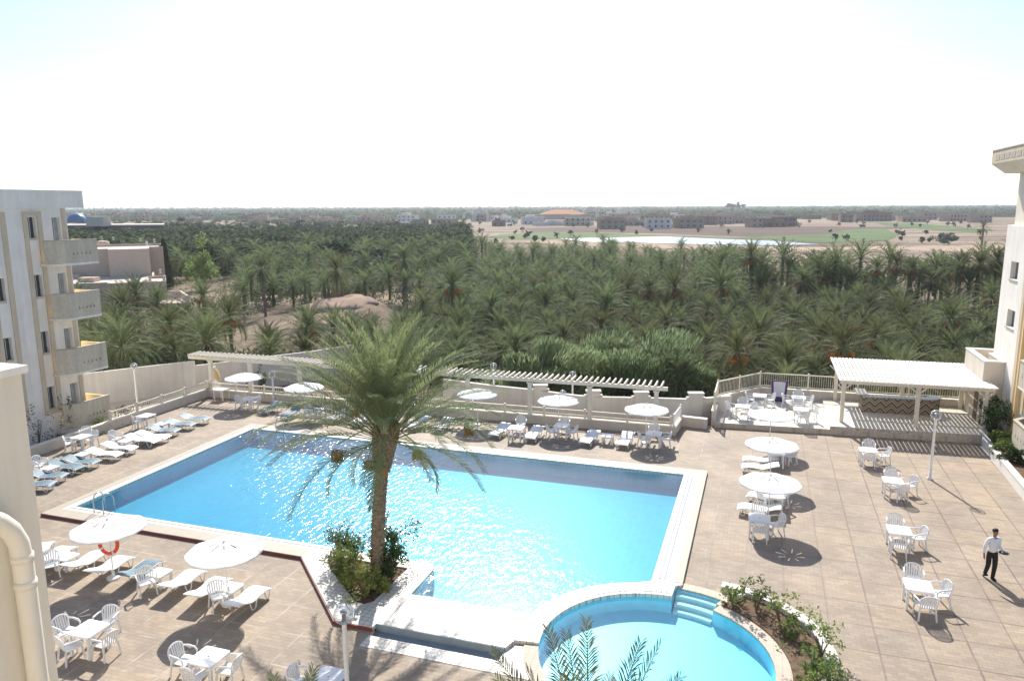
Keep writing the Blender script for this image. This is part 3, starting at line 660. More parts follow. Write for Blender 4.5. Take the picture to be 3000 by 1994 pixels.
# --- near-left group (heads to the viewer)
for hx, hy, fx, fy, b, lab in [(250, 485, 390, 368, 0, 'white lounger end peeping out behind the foreground wall, uppermost'), (330, 520, 600, 405, 0, 'white lounger partly hidden by the foreground wall, near row'), (570, 575, 905, 442, 0, 'white lounger left of the life ring'),
                               (785, 625, 1105, 485, 0, 'white lounger directly below the life ring'), (1055, 655, 1360, 518, 1, 'dark blue lounger among the white ones of the near row'), (1425, 750, 1720, 605, 0, 'white lounger right of the dark blue one, near row'),
                               (1660, 828, 1940, 668, 0, 'white lounger second from the right end of the near row'), (1985, 912, 2275, 748, 0, 'white lounger at the right end of the near row')]:
    lounger(N0, hx, hy, fx, fy, lab, bool(b))
# --- far row
for o_, hx, hy, fx, fy, b, lab in [(z5, 2400, 520, 2275, 595, 1, 'blue lounger of the far row next to the corner table'), (z6, 520, 555, 400, 635, 1, 'blue lounger of the far row behind the tip of the left fronds'),
                                   (z6, 920, 590, 810, 660, 0, 'white lounger of the far row left of the palm trunk, farther left one'), (z6, 1110, 620, 1020, 690, 0, 'white lounger of the far row just left of the palm crown base'),
                                   (z6, 1600, 650, 1500, 725, 0, 'white lounger of the far row right of the palm crown base'), (z6, 1800, 665, 1720, 740, 0, 'white lounger of the far row behind the right fronds'),
                                   (z7, 235, 708, 140, 795, 0, 'white lounger of the far row just right of the big palm'), (z7, 515, 738, 455, 820, 0, 'white lounger left of the table with three chairs, far row'),
                                   (z7, 1005, 770, 925, 860, 0, 'white lounger left of the low table with an ashtray, far row'), (z7, 1300, 785, 1245, 880, 0, 'white lounger right of the low table with an ashtray, far row')]:
    lounger(o_, hx, hy, fx, fy, lab, bool(b))
# --- right column
for a, b, lab in [(Q1(1240, 1225), Q1(645, 1245), 'white lounger half in the shade, upper of the pair under the middle right parasol'), (Q1(1245, 1340), Q1(625, 1365), 'white lounger, lower of the pair under the middle right parasol'),
                  (Q2(1200, 430), Q2(570, 405), 'white lounger directly under the nearest right parasol'), (Q2(1140, 620), Q2(365, 610), 'white lounger just behind the square table of the right column')]:
    lounger(O, a[0] * 2.948, a[1] * 2.948, b[0] * 2.948, b[1] * 2.948, lab)
# --- tables & chairs
T = table(N0, 765, 1112, 'white table with four armchairs near the foreground wall')
for x, y, lab in ((915, 1045, 'armchair far right at the near left table of four'), (575, 1115, 'armchair far left at the near left table of four'), (605, 1245, 'armchair near left at the near left table of four'), (905, 1215, 'armchair near right at the near left table of four')): chair(N0, x, y, lab, T)
T = table(N0, 1800, 1352, 'white table inside the parasol shadow at the bottom left')
for x, y, lab in ((1585, 1360, 'armchair on the left of the shadowed bottom table'), (1690, 1500, 'armchair on the viewer side of the shadowed bottom table'), (1975, 1440, 'armchair on the right of the shadowed bottom table')): chair(N0, x, y, lab, T)
T = table(N, 770, 1528, 'white table cut off by the bottom edge beside the near lamp post'); chair(N, 540, 1550, 'armchair cut off by the bottom edge left of its table', T)
T = table(N0, 570, 488, 'low white table by the foreground wall in the near row', low=True); chair(N0, 432, 545, 'armchair beside the foreground wall in the near row', face=-2.6)
table(N0, 1375, 628, 'low white table right of the dark blue lounger', low=True); chair(N0, 1262, 690, 'armchair in front of the dark blue lounger', face=-2.5)
table(N0, 1990, 755, 'low white table between the last two near loungers', low=True); chair(N0, 1885, 815, 'armchair between the last two near loungers', face=-2.5)
table(z5, 430, 1085, 'low white table near the foreground wall in the left row', low=True); chair(z5, 345, 1050, 'armchair near the foreground wall in the left row', face=-1.9)
table(z5, 715, 968, 'low white table beside the first white lounger of the left row', low=True)
table(z5, 1090, 852, 'low white table between the white loungers of the left row', low=True); chair(z5, 1000, 825, 'armchair between the white loungers of the left row', face=-1.9)
table(z5, 1400, 705, 'low white table between the blue loungers of the left row', low=True)
T = table(z5, 705, 818, 'white table against the left wall with three chairs')
for x, y, lab in ((605, 865, 'armchair nearest the viewer at the left wall table'), (740, 792, 'armchair on the far side of the left wall table'), (785, 830, 'armchair on the pool side of the left wall table')): chair(z5, x, y, lab, T)
T = table(z5, 1262, 635, 'white table by the left wall with one chair'); chair(z5, 1190, 680, 'single armchair at the left wall table farther away', T)
T = table(z5, 1912, 408, 'white table in the far left corner of the deck'); chair(z5, 1858, 385, 'armchair in the far left corner of the deck', T)
T = table(z5, 2155, 488, 'white table behind the corner parasol shadow'); chair(z5, 2080, 510, 'armchair left of the table behind the corner parasol shadow', T); chair(z5, 2205, 510, 'armchair right of the table behind the corner parasol shadow', T)
T = table(z6, 680, 588, 'white table glimpsed through the left fronds of the big palm'); chair(z6, 610, 600, 'armchair glimpsed through the left fronds, left of its table', T); chair(z6, 750, 600, 'armchair glimpsed through the left fronds, right of its table', T)
table(z7, 332, 740, 'white table with one chair behind it just right of the big palm'); chair(z7, 372, 700, 'armchair behind the table just right of the big palm', face=pi)
T = table(z7, 725, 722, 'white table under the left one of the two pergola parasols')
for x, y, lab in ((640, 765, 'armchair left of the table under the left pergola parasol'), (748, 705, 'armchair behind the table under the left pergola parasol'), (812, 770, 'armchair right of the table under the left pergola parasol')): chair(z7, x, y, lab, T)
T = table(z7, 1122, 810, 'low white table with an ashtray between two far loungers', low=True)
T = table(z7, 1520, 790, 'white table under the parasol at the pergola end')
for x, y, lab in ((1435, 830, 'armchair left of the table at the pergola end'), (1520, 765, 'armchair behind the table at the pergola end'), (1620, 828, 'armchair right of the table at the pergola end')): chair(z7, x, y, lab, T)
def tq(pt, lab, z0=0.0): return table(O, pt[0] * 2.948, pt[1] * 2.948, lab, z0)
def cq(pt, lab, T, z0=0.0): return chair(O, pt[0] * 2.948, pt[1] * 2.948, lab, T, None, z0)
T = tq(Q2(755, 820), 'white table of the right column in front of its lounger')
for pt, lab in ((Q2(745, 715), 'armchair behind the table of the right column'), (Q2(1045, 900), 'armchair right of the table of the right column'), (Q2(760, 1010), 'armchair in front of the table of the right column')): cq(pt, lab, T)
T = tq(Q1(1200, 1130), 'white table mostly hidden under the middle right parasol'); cq(Q1(1330, 1150), 'armchair peeping out under the middle right parasol', T); cq(Q1(1420, 1170), 'outer armchair right of the middle right parasol', T)
T = tq(Q2(1010, 400), 'white table under the nearest right parasol'); cq(Q2(860, 440), 'shaded armchair under the nearest right parasol, left one', T); cq(Q2(1120, 450), 'shaded armchair under the nearest right parasol, right one', T)
for (tx, ty, ch, nm) in ((1010, 1138, ((1018, 1115, 'behind'), (1020, 1205, 'in front of'), (1145, 1175, 'right of')), 'the square table beside the canopy shadow'), (1225, 1402, ((1210, 1365, 'behind'), (1285, 1480, 'in front of'), (1365, 1430, 'right of')), 'the square table left of the tall lamp post')):
    T = table(z8, tx, ty, 'white ' + nm[4:] + ' with three chairs')
    for x, y, s_ in ch: chair(z8, x, y, 'armchair %s %s' % (s_, nm), T)
for (tx, ty, ch, nm) in ((1280, 262, ((1245, 215, 'behind'), (1435, 310, 'right of'), (1280, 385, 'in front of')), 'the square table left of the waiter'), (1445, 738, ((1405, 665, 'behind'), (1625, 790, 'right of'), (1510, 890, 'in front of')), 'the square table nearest the viewer on the right')):
    T = table(R, tx, ty, 'white ' + nm[4:] + ' with three chairs')
    for x, y, s_ in ch: chair(R, x, y, 'armchair %s %s' % (s_, nm), T)
for tp, ch, nm in ((Q1(930, 205), ((Q1(780, 250), 'left of'), (Q1(1090, 260), 'right of')), 'the terrace table by the purple sign'), (Q1(1570, 240), ((Q1(1380, 275), 'left of'), (Q1(1560, 215), 'behind'), (Q1(1715, 300), 'right of')), 'the terrace table nearest the bar canopy'),
                   (Q1(645, 385), ((Q1(460, 410), 'left of'), (Q1(650, 345), 'behind'), (Q1(790, 420), 'right of')), 'the terrace table at the left end'), (Q1(1605, 435), ((Q1(1560, 340), 'behind'), (Q1(1650, 545), 'in front of'), (Q1(1780, 500), 'right of')), 'the terrace table near the step edge')):
    T = tq(tp, 'white ' + nm[4:], .3)
    for pt, s_ in ch: cq(pt, 'armchair %s %s' % (s_, nm), T, .3)
# life ring
lr = thing('life_ring', 'orange life ring with white bands hanging on the parasol pole', 'life ring', (U1.x - .02, U1.y - .07, 1.28), 0)
m = MB(); pts = [(.30 * cos(2 * pi * i / 32), .02, .36 * sin(2 * pi * i / 32)) for i in range(32)]; m.tube(pts, .062, 10, closed=True); m.build('ring', 'lifering', lr, True)
for k in range(4):
    a0 = k * pi / 2 + .5; m = MB(); m.tube([(.30 * cos(a0 + t), .02, .36 * sin(a0 + t)) for t in (-.09, 0, .09)], .066, 10); m.build('band', 'white_plastic', lr, True)
# ladders
def ladder(label, v, u, du, dv):
    t = frame(thing('pool_ladder', label, 'ladder', (0, 0, 0)))
    t.location = W(u, v, .12)
    for s in (-.25, .25):
        ox, oy = (s, 0) if du else (0, s)
        sx, sy = (0, du) if du else (dv, 0)
        pts = [(ox - sx * .45, oy - sy * .45, 0), (ox - sx * .45, oy - sy * .45, .55), (ox - sx * .36, oy - sy * .36, .74), (ox - sx * .2, oy - sy * .2, .80), (ox - sx * .03, oy - sy * .03, .74), (ox + sx * .1, oy + sy * .1, .5), (ox + sx * .12, oy + sy * .12, -.9)]
        m = MB(); m.tube(pts, .022, 8); m.build('handrail', 'metal', t, True)
    for z in (-.2, -.45, -.7):
        m = MB(); a = (-.25, du * .12, z) if du else (dv * .12, -.25, z); b = (.25, du * .12, z) if du else (dv * .12, .25, z); m.bar(a, b, .07, .03); m.build('rung', 'metal', t)
    return t
ladder('steel pool ladder at the near left corner of the pool', -25.3, 22.62, 1, 0)
ladder('steel pool ladder at the far left end of the pool', -24.9, 33.98, -1, 0)
# ------------------------------------------------------------------ foreground wall and pipe
t = frame(thing('hotel_wing_wall', 'near cream hotel wall at the left edge of the picture', 'wall'))
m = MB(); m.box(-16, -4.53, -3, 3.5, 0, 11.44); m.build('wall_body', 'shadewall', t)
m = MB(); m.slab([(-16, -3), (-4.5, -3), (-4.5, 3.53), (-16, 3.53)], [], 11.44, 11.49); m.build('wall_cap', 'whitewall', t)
t = frame(thing('drain_pipe', 'cream drain pipe with an elbow running down the near wall', 'pipe'))
m = MB(); m.tube([(-4.44, 2.95, 10.78), (-4.44, 3.10, 10.62), (-4.44, 3.17, 10.56), (-4.44, 3.235, 10.48), (-4.44, 3.275, 10.38), (-4.44, 3.285, 10.26), (-4.44, 3.287, 9.3), (-4.44, 3.29, 7.0)], .062, 20); m.build('tube', 'shadewall', t, True)
for z in (10.30, 10.12):
    m = MB(); m.tube([(-4.44, 3.285, z), (-4.44, 3.285, z - .05)], .068, 20); m.build('collar', 'shadewall', t, True)
m = MB(); m.tube([(-4.44, 2.95, 10.78), (-4.44, 3.06, 10.67)], .07, 20); m.build('collar', 'shadewall', t, True)
# ------------------------------------------------------------------ left hotel block
K = 37 / 34.6
def s_(u, z): return (u * K, H + (z - H) * K)
t = frame(thing('hotel_building', 'white four storey hotel block with balconies on the left', 'building'))
VF = -37.0
def vert(x):      # (u,z) panel coordinates -> local (x,y,z) at depth d
    return lambda a, b, d: (x + d, a, b)
uC_ = 30.27 * K
holes = []; frames = []
wz = [(10.87, 11.99), (7.95, 9.13), (5.06, 6.25), (2.13, 3.36)]
for k, u0 in enumerate((28.05, 26.05)):
    for (za, zb) in wz:
        a = s_(u0, za); b = s_(u0 + .42, zb); holes.append([(a[0], a[1]), (b[0], a[1]), (b[0], b[1]), (a[0], b[1])])
for (za, zb) in ((10.55, 11.95), (7.75, 9.1), (4.95, 6.2), (2.0, 3.25)):
    a = s_(29.38, za); b = s_(29.85, zb); holes.append([(a[0], a[1]), (b[0], a[1]), (b[0], b[1]), (a[0], b[1])])
m = MB(); m.slab([(20, -.9), (uC_, -.9), (uC_, 12.5), (20, 12.5)], holes, -.3, 0, fn=vert(VF)); m.box(-50, VF - .3, uC_ - .3, uC_, -.9, 12.5)
m.box(-50, VF - .3, 20, uC_ - .31, 12.3, 12.45); m.build('wall', 'whitewall', t)
m = MB(); e = s_(31.3, 12.4)[0]; m.box(-51, VF + .12, 19.5, e, 12.42, 13.38); m.build('roof_fascia', 'whitewall', t)
for i, hq in enumerate(holes):
    (a, b), (c, d) = hq[0], hq[2]
    w = frame_ = MB().box(VF - .26, VF - .22, a, c, b, d).build('window', 'glass_pale' if i > 7 else 'glass', t)
    MB().box(VF - .215, VF - .19, (a + c) / 2 - .02, (a + c) / 2 + .02, b, d).build('mullion', 'metal', w)
    if i <= 7: MB().box(VF - .2, VF + .02, a + .02, c - .02, b - .03, b + .10).build('sill', 'tan', w)
for u0, u1, z0_ in ((27.76, 28.78, 1.95), (25.76, 26.86, 1.95)):
    a = s_(u0, z0_); b = s_(u1, 12.26); w_ = .24
    outer = [(a[0], a[1]), (b[0], a[1]), (b[0], b[1]), (a[0], b[1])]; inner = [(a[0] + w_, a[1] + w_), (b[0] - w_ * 1.1, a[1] + w_), (b[0] - w_ * 1.1, b[1] - w_ * .9), (a[0] + w_, b[1] - w_ * .9)]
    MB().slab(outer, [inner], .0, .07, fn=vert(VF)).build('window_surround', 'tan', t)
a0_ = s_(29.95, 0)[0]
MB().box(VF, VF + .06, a0_, a0_ + .22, -.5, 12.4).build('corner_trim', 'tan', t)
VB = -35.85; kb = 35.85 / 33.4
for bi, (u0, u1, zb, zt) in enumerate(((28.70, 30.9, 9.66, 10.80), (28.80, 30.75, 6.88, 8.13), (28.65, 30.83, 4.02, 5.29), (28.72, 30.7, 1.15, 2.40))):
    ua, ub = u0 * kb, u1 * kb; za, zt_ = H + (zb - H) * kb, H + (zt - H) * kb
    b = MB().slab([(VF + .02, ua - .35), (VB - .55, ua - .35), (VB, ua), (VB, ub), (VF - .6, ub), (VF - .6, uC_ + .02), (VF + .02, uC_ + .02)], [], za - (.12 if bi < 3 else .35), za).build('balcony', 'whitewall', t)
    cy = ua + (ub - ua) * .52; hs = []
    for k in range(5):
        y = cy + (k - 1.7) * (ub - ua) * .115; zc = za + .52
        hs.append([(y - .045, zc - .08), (y + .045, zc - .08), (y + .05, zc), (y + .012, zc + .05), (y + .02, zc + .12), (y - .02, zc + .12), (y - .012, zc + .05), (y - .05, zc)])
    MB().slab([(ua, za), (ub, za), (ub, zt_), (ua, zt_)], hs, -.14, 0, fn=vert(VB)).build('front_panel', 'balcony', b)
    MB().slab([(VB - .003, ua - .003), (VB - .16, ua + .0), (VB - .62, ua - .36), (VB - .62, ua - .5), (VB - .55, ua - .5)], [], za, zt_ + .002).build('side_panel', 'balcony', b)
    MB().slab([(VB - .14, ub - .02), (VB - .0, ub), (VF - .6, ub), (VF - .6, ub - .14), (VB - .14, ub - .14)], [], za, zt_ - .003).build('end_panel', 'yellow', b)
    MB().slab([(VB + .02, ua - .01), (VB + .02, ub + .02), (VB - .16, ub + .02), (VB - .16, ua + .05), (VB - .64, ua - .30), (VB - .56, ua - .52)], [], zt_ + .004, zt_ + .045).build('coping', 'stone', b)
# the block the picture is taken from, behind the camera
t = frame(thing('hotel_building', 'white main hotel block behind the camera position', 'building'))
m = MB(); m.box(-24, 24, -16, -3.2, -1, 17); m.build('wall', 'whitewall', t)
for k in range(8):
    for zf in (1.0, 4.2, 7.4, 10.6, 13.8): MB().box(-22 + k * 6, -20.4 + k * 6, -3.2, -3.12, zf, zf + 1.9).build('window', 'glass', t)
# ------------------------------------------------------------------ right hotel block
t = frame(thing('hotel_building', 'tall white hotel block with stepped cornice at the right edge', 'building'))
def rw(V0, du, n0, n1):
    pass
holes = [[(46.0, 8.45), (47.3, 8.45), (47.3, 9.40), (46.0, 9.40)], [(45.7, 5.9), (47.0, 5.9), (47.0, 6.85), (45.7, 6.85)]]
m = MB(); m.slab([(30, -.6), (48.7, -.6), (48.7, 11.3), (30, 11.3)], holes, 0, .35, fn=vert(12.75)); m.box(13.1, 30, 48.4, 48.7, -.6, 11.3); m.build('lower_wall', 'whitewall', t)
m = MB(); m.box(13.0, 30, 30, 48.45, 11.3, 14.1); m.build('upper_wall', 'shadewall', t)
for hq in holes:
    w = MB().box(13.0, 13.06, hq[0][0], hq[2][0], hq[0][1], hq[2][1]).build('window', 'glass', t)
    MB().box(12.7, 13.0, hq[0][0] - .05, hq[2][0] + .05, hq[0][1] - .08, hq[0][1] - .01).build('sill', 'stone', w)
m = MB()   # inverted tapering soffit and cornice
lo = [(12.55, 49.5), (12.55, 28), (30, 28), (30, 49.5)]; hi = [(12.0, 50.2), (12.0, 27), (30, 27), (30, 50.2)]
m.add([(p[0], p[1], 14.1) for p in lo] + [(p[0], p[1], 14.66) for p in hi], [(0, 1, 2, 3)] + [(i, 4 + i, 4 + (i + 1) % 4, (i + 1) % 4) for i in range(4)]); m.build('soffit', 'shadewall', t)
m = MB(); m.box(12.0, 30, 27, 50.2, 14.66, 15.38); m.build('cornice', 'tan', t)
m = MB(); m.box(11.95, 30, 27, 50.3, 15.38, 15.47); m.build('roof_edge', 'cream_edge', t)
for k in range(9): MB().box(11.985, 11.998, 49.4 - k * .95 - .72, 49.4 - k * .95, 14.82, 15.12).build('frieze_panel', 'stone', t)
MB().box(12.62, 12.74, 44.1, 44.5, -.6, 11.35).build('pilaster', 'tan', t)
MB().box(12.55, 12.74, 43.4, 43.6, .9, 11.35).build('pilaster', 'yellow', t)
for z in (.76, 3.74, 6.7):
    b = MB().slab([(12.75, 42.3), (12.45, 42.1), (12.1, 41.7), (12.1, 37), (12.75, 37)], [], z - .12, z).build('balcony', 'whitewall', t)
    hs = []
    for k in range(9): y = 41.2 - k * .42; hs.append([(y - .05, z + .45), (y + .05, z + .45), (y + .055, z + .53), (y + .015, z + .6), (y + .02, z + .68), (y - .02, z + .68), (y - .015, z + .6), (y - .055, z + .53)])
    MB().slab([(37, z), (41.68, z), (41.68, z + 1.2), (37, z + 1.2)], hs, 0, .12, fn=vert(12.1)).build('front_panel', 'balcony', b)
    MB().slab([(12.11, 41.7), (12.45, 42.08), (12.7, 42.25), (12.7, 42.1), (12.5, 41.95), (12.23, 41.6)], [], z, z + 1.198).build('side_panel', 'balcony', b)
    MB().slab([(12.07, 41.75), (12.45, 42.14), (12.72, 42.32), (12.72, 42.06), (12.52, 41.92), (12.25, 41.58), (12.25, 37), (12.07, 37)], [], z + 1.203, z + 1.25).build('coping', 'stone', b)
for z0_ in (2.05, 5.0): MB().box(12.69, 12.735, 40.8, 42.5, z0_, z0_ + 1.6).build('window', 'glass_pale', t); MB().box(12.66, 12.73, 42.55, 42.85, z0_, z0_ + 1.6).build('window_post', 'yellow', t)
# annex
t = frame(thing('annex_building', 'low beige annex with open parapet roof behind the bar canopy', 'building'))
m = MB(); m.box(11.75, 12.7, 46.3, 50.4, -.4, 3.5)
m.box(12.7, 30, 48.72, 50.4, -.4, 3.5); m.box(12.7, 12.74, 46.3, 50.4, -.4, 3.5); m.build('wall', 'wallbeige', t)
m = MB(); m.slab([(11.75, 46.3), (12.74, 46.3), (12.74, 48.72), (30, 48.72), (30, 50.4), (11.75, 50.4)], [[(12.0, 46.6), (12.6, 46.6), (12.6, 48.9), (29.8, 48.9), (29.8, 50.15), (12.0, 50.15)]], 3.5, 3.95); m.build('parapet', 'wallbeige', t)
m = MB(); m.slab([(11.72, 46.27), (12.745, 46.27), (12.745, 48.7), (30, 48.7), (30, 50.43), (11.72, 50.43)], [[(12.03, 46.63), (12.57, 46.63), (12.57, 48.93), (29.8, 48.93), (29.8, 50.12), (12.03, 50.12)]], 3.95, 4.02); m.build('parapet_cap', 'cream_edge', t)
m = MB(); m.box(11.73, 11.745, 46.75, 47.5, .46, 2.4); m.build('doorway', 'reed', t)
# planter wall on the right
t = frame(thing('planter_wall', 'low cream planter wall curving in front of the right hotel block', 'wall'))
pts = [(11.72, 45.2), (11.62, 44.4), (11.4, 43.2), (11.3, 40.5), (11.2, 36), (11.1, 28), (11.0, 16)]
m = MB(); ribbon(m, pts, -.12, .12, -.3, .50); m.build('wall_body', 'cream_edge', t)
m = MB(); ribbon(m, pts, -.15, .15, .50, .55); m.build('wall_cap', 'cream_edge', t)
m = MB(); m.slab([(11.25, 16), (11.35, 36), (11.5, 43.4), (11.8, 45.6), (12.72, 45.6), (12.72, 16)], [], -.3, .38); m.build('bed_soil', 'soil', t)
# ------------------------------------------------------------------ bar terrace
m = MB(); m.slab([(-2.15, 42.68), (11.75, 43.98), (11.75, 49.8), (.3, 49.55), (-2.15, 46.3)], [], -.3, .30)
frame(tag(m.build('terrace_floor', ['tile_terrace'] if False else 'white_terrace'), 'pale tiled raised terrace', **STR)) if False else None
MT['terrace'] = brickmat('terrace_tiles', (.66, .62, .53), (.70, .66, .57), (.5, .45, .38), .33, .33, .012, stain=.08, rough=.6)
frame(tag(m.build('terrace_floor', 'terrace'), 'pale tiled raised terrace', **STR))
m = MB(); m.slab([(3.95, 43.3), (11.74, 44.05), (11.74, 49.7), (3.95, 49.5)], [], .1, .46)
frame(tag(m.build('bar_platform', 'terrace'), 'second step carrying the bar', **STR))
m = MB(); ribbon(m, [(-2.15, 42.66), (11.75, 43.96)], .0, .03, -.1, .285); ribbon(m, [(3.95, 43.28), (11.74, 44.03)], .0, .03, .31, .445)
frame(tag(m.build('terrace_riser', 'tan_tile'), 'brownish riser of the terrace steps', **STR))
wallbox('terrace_wall', 'low beige wall round the bar terrace carrying the tall railing', [(-2.25, 42.9), (-2.25, 46.3), (.2, 49.6), (11.75, 49.95)], -.3, .92, .22)
rail('terrace_railing', 'tall cream railing round the bar terrace', [(-2.25, 43.2), (-2.25, 46.3), (.2, 49.6), (11.7, 49.95)], .92, 1.85, 2.6, .13)
rail('stair_railing', 'small white railing at the garden stairs by the pergola end', [(-4.25, 40.7), (-4.1, 42.8)], .3, 1.05, 2.0, .16, 'white_plastic')
t = frame(thing('bar_canopy', 'large white slatted canopy on posts over the outdoor bar', 'canopy'))
zc = 2.86
MT['canopy'] = mat('canopy_board', (.82, .80, .74), .5, .3, var=.03)
nb = 36
for k in range(nb):
    a = k / (nb - 1); v0 = 4.42 + (12.02 - 4.42) * a; u0 = 44.25 + .35 * a; u1 = 50.75 + .4 * a
    MB().bar((v0, u0, zc), (v0, u1, zc + .02), .162, .05).build('roof_board', 'canopy', t)
for u0, w in ((44.35, .14), (47.6, .1), (50.5, .12)): MB().bar((4.4, u0, zc - .11), (12.0, u0 + .38, zc - .11), w, .16).build('beam', 'rail', t)
for v0, u0 in ((4.6, 44.4), (8.35, 44.55), (11.6, 44.7), (4.65, 49.3), (8.4, 49.45), (11.55, 49.55)):
    b = MB().box(v0 - .1, v0 + .1, u0 - .1, u0 + .1, .3, zc - .19).build('post', 'rail', t)
    for s in (-1, 1): MB().bar((v0 + s * .08, u0, zc - .5), (v0 + s * .4, u0, zc - .2), .07, .07).build('brace', 'rail', b)
t = frame(thing('bar_counter', 'outdoor bar counter clad in brown chevron mosaic', 'bar'))
bp = [(5.95, 47.0), (9.7, 47.35), (10.05, 47.75), (10.05, 48.3)]
m = MB(); ribbon(m, bp, -.05, .1, .46, 1.36); m.box(5.9, 6.05, 46.95, 48.4, .46, 1.36); m.build('mosaic_front', 'chevron', t)
m = MB(); ribbon(m, bp, -.12, .55, 1.36, 1.42); m.build('counter_top', 'glass_pale', t)
m = MB(); m.box(5.6, 6.2, 47.2, 48.6, 1.43, 1.5); m.build('service_shelf', 'cream_edge', t)
t = frame(thing('menu_sign', 'white panel in a purple frame standing on the bar terrace', 'sign')); t.location = W(48.6, 1.35, .3)
m = MB(); m.slab([(-.42, .0), (.42, .0), (.5, 1.35), (-.5, 1.35)], [[(-.3, .32), (.3, .32), (.36, 1.28), (-.36, 1.28)]], -.03, .03, fn=lambda a, b, d: (a, d, b)); m.build('frame', 'purple', t)
m = MB(); m.slab([(-.3, .32), (.3, .32), (.36, 1.28), (-.36, 1.28)], [], -.015, .015, fn=lambda a, b, d: (a, d, b)); m.build('panel', 'panelwhite', t)
# ------------------------------------------------------------------ boundary wall
def bwall(name, label, pix, z0, mt='greywall', w=.2, posts=(), cap=True, zt=1.2):
    t = thing(name, label, 'wall')
    P = [at(px, py, zt) for px, py in pix]
    m = MB(); pts = [(p.x, p.y) for p in P]; ribbon(m, pts, -w / 2, w / 2, z0, zt); m.build('wall_body', mt, t)
    if cap: m = MB(); ribbon(m, pts, -w / 2 - .04, w / 2 + .04, zt, zt + .05); m.build('wall_cap', mt, t)
    for px, py in posts:
        p = at(px, py, zt); b = MB().box(p.x - .38, p.x + .38, p.y - .18, p.y + .18, z0, zt + .32).build('pier', mt, t)
        MB().box(p.x - .46, p.x + .46, p.y - .24, p.y + .24, zt + .32, zt + .42).build('pier_cap', mt, b)
        MB().box(p.x - .55, p.x + .55, p.y - .16, p.y + .16, zt + .06, zt + .14).build('pier_step', mt, b)
bwall('boundary_wall', 'tall pale boundary wall behind the left balconies', [(180, 1102), (278, 1090), (570, 1056)], -2, cap=False)
bwall('boundary_wall', 'pale boundary wall behind the pergola left of the big palm', [(570, 1070), (692, 1056), (798, 1042), (917, 1028), (1075, 1003)], -2, cap=False)
bwall('boundary_wall', 'pale boundary wall with capped piers behind the straw parasols', [(1300, 1112), (1458, 1132), (1566, 1143), (1685, 1159), (1760, 1164), (1878, 1166), (2017, 1170), (2078, 1166), (2140, 1160)], -2, posts=((1583, 1145), (1738, 1162), (1878, 1166), (2038, 1169)))
# straw parasols in the garden
used = [False]
def make_straw():
    t = thing('straw_parasol', 'x', 'parasol')
    m = MB(); m.lathe([(.001, 0), (.05, 0), (.05, 2.2), (.001, 2.2)], 8); m.build('pole', 'bark', t)
    m = MB(); prof = [(1.0, 1.62), (.96, 1.75), (.75, 1.98), (.5, 2.16), (.25, 2.28), (.06, 2.38), (.001, 2.45)]
    m.lathe([(r * 1.0, z) for r, z in prof], 28)
    rr = random.Random(3)
    m.v = [(x * (1 + rr.uniform(-.03, .03)), y * (1 + rr.uniform(-.03, .03)), z + rr.uniform(-.03, .03)) for x, y, z in m.v]; m.build('thatch', 'thatch', t, True)
    return t
ST = make_straw()
for (px, py, lab) in ((1718, 1178, 'brown straw parasol in the garden, leftmost of the four'), (1773, 1174, 'brown straw parasol in the garden, second from the left'), (1828, 1176, 'brown straw parasol in the garden, third from the left'), (1885, 1168, 'brown straw parasol in the garden, partly behind the last pergola post')):
    p = at(px, py, .6); p.z = -1.45; place(ST, used, p, random.random(), lab, 'straw parasols in the garden')
p = at(630, 1105, .5)
t = thing('wicker_lantern', 'ochre woven cone standing behind the far left corner of the deck', 'lantern', (p.x, p.y, -.6))
m = MB(); m.lathe([(.001, 0), (.34, 0), (.38, .5), (.36, 1.1), (.25, 1.5), (.08, 1.75), (.001, 1.8)], 16); m.build('woven_shell', 'yellow', t, True)
MB().lathe([(.001, 1.78), (.09, 1.8), (.09, 1.9), (.001, 1.92)], 10).build('top_knob', 'white_plastic', t)
# ------------------------------------------------------------------ terrain
def terr(x, y):
    d = (x * U.x + y * U.y)
    t_ = min(1, max(0, (d - 49) / 18)); z = -1.2 + (-4 + 1.2) * (t_ * t_ * (3 - 2 * t_))
    vv = x * V.x + y * V.y
    t2 = min(1, max(0, (-vv - 44) / 18)); z2_ = -1.2 + (-2.8) * (t2 * t2 * (3 - 2 * t2)); z = min(z, z2_)
    g = exp(-((x + 23) ** 2 / 90 + (y - 101) ** 2 / 300)); z += 3.2 * g * (1 + .35 * mnoise.noise(Vector((x * .25, y * .25, 0))))
    if y > 90: z += .8 * mnoise.noise(Vector((x * .012, y * .012, 3))) * min(1, (y - 90) / 80) * max(0, min(1, (290 - y) / 60))
    if y < 48: z = min(z, -1.2)
    return z
rows = []; y = 20.0
while y < 24000: rows.append(y); y += max(1.6, y * .022) if y < 600 else y * .12
NX = 120; vs = []; fs = []
for y in rows:
    hw = y * 1.05 + 60
    for i in range(NX + 1):
        x = -hw + 2 * hw * i / NX; vs.append((x, y, terr(x, y)))
for r in range(len(rows) - 1):
    for i in range(NX): a = r * (NX + 1) + i; fs.append((a, a + 1, a + NX + 2, a + NX + 1))
m = MB(); m.add(vs, fs); o = m.build('ground', 'sand', smooth=True); tag(o, 'sandy desert ground reaching the horizon', **STR)
m = MB(); m.add([(-60, -30, -1.3), (60, -30, -1.3), (60, 22, -1.3), (-60, 22, -1.3)], [(0, 1, 2, 3)]); tag(m.build('yard_ground', 'soil'), 'ground under the hotel', **STR)
m = MB(); m.slab([(-37.2, 15), (-34.85, 15), (-34.85, 33), (-37.2, 33)], [], -1.25, -.38); frame(tag(m.build('garden_bed', 'soil'), 'dark planted bed at the foot of the left hotel', **STR))
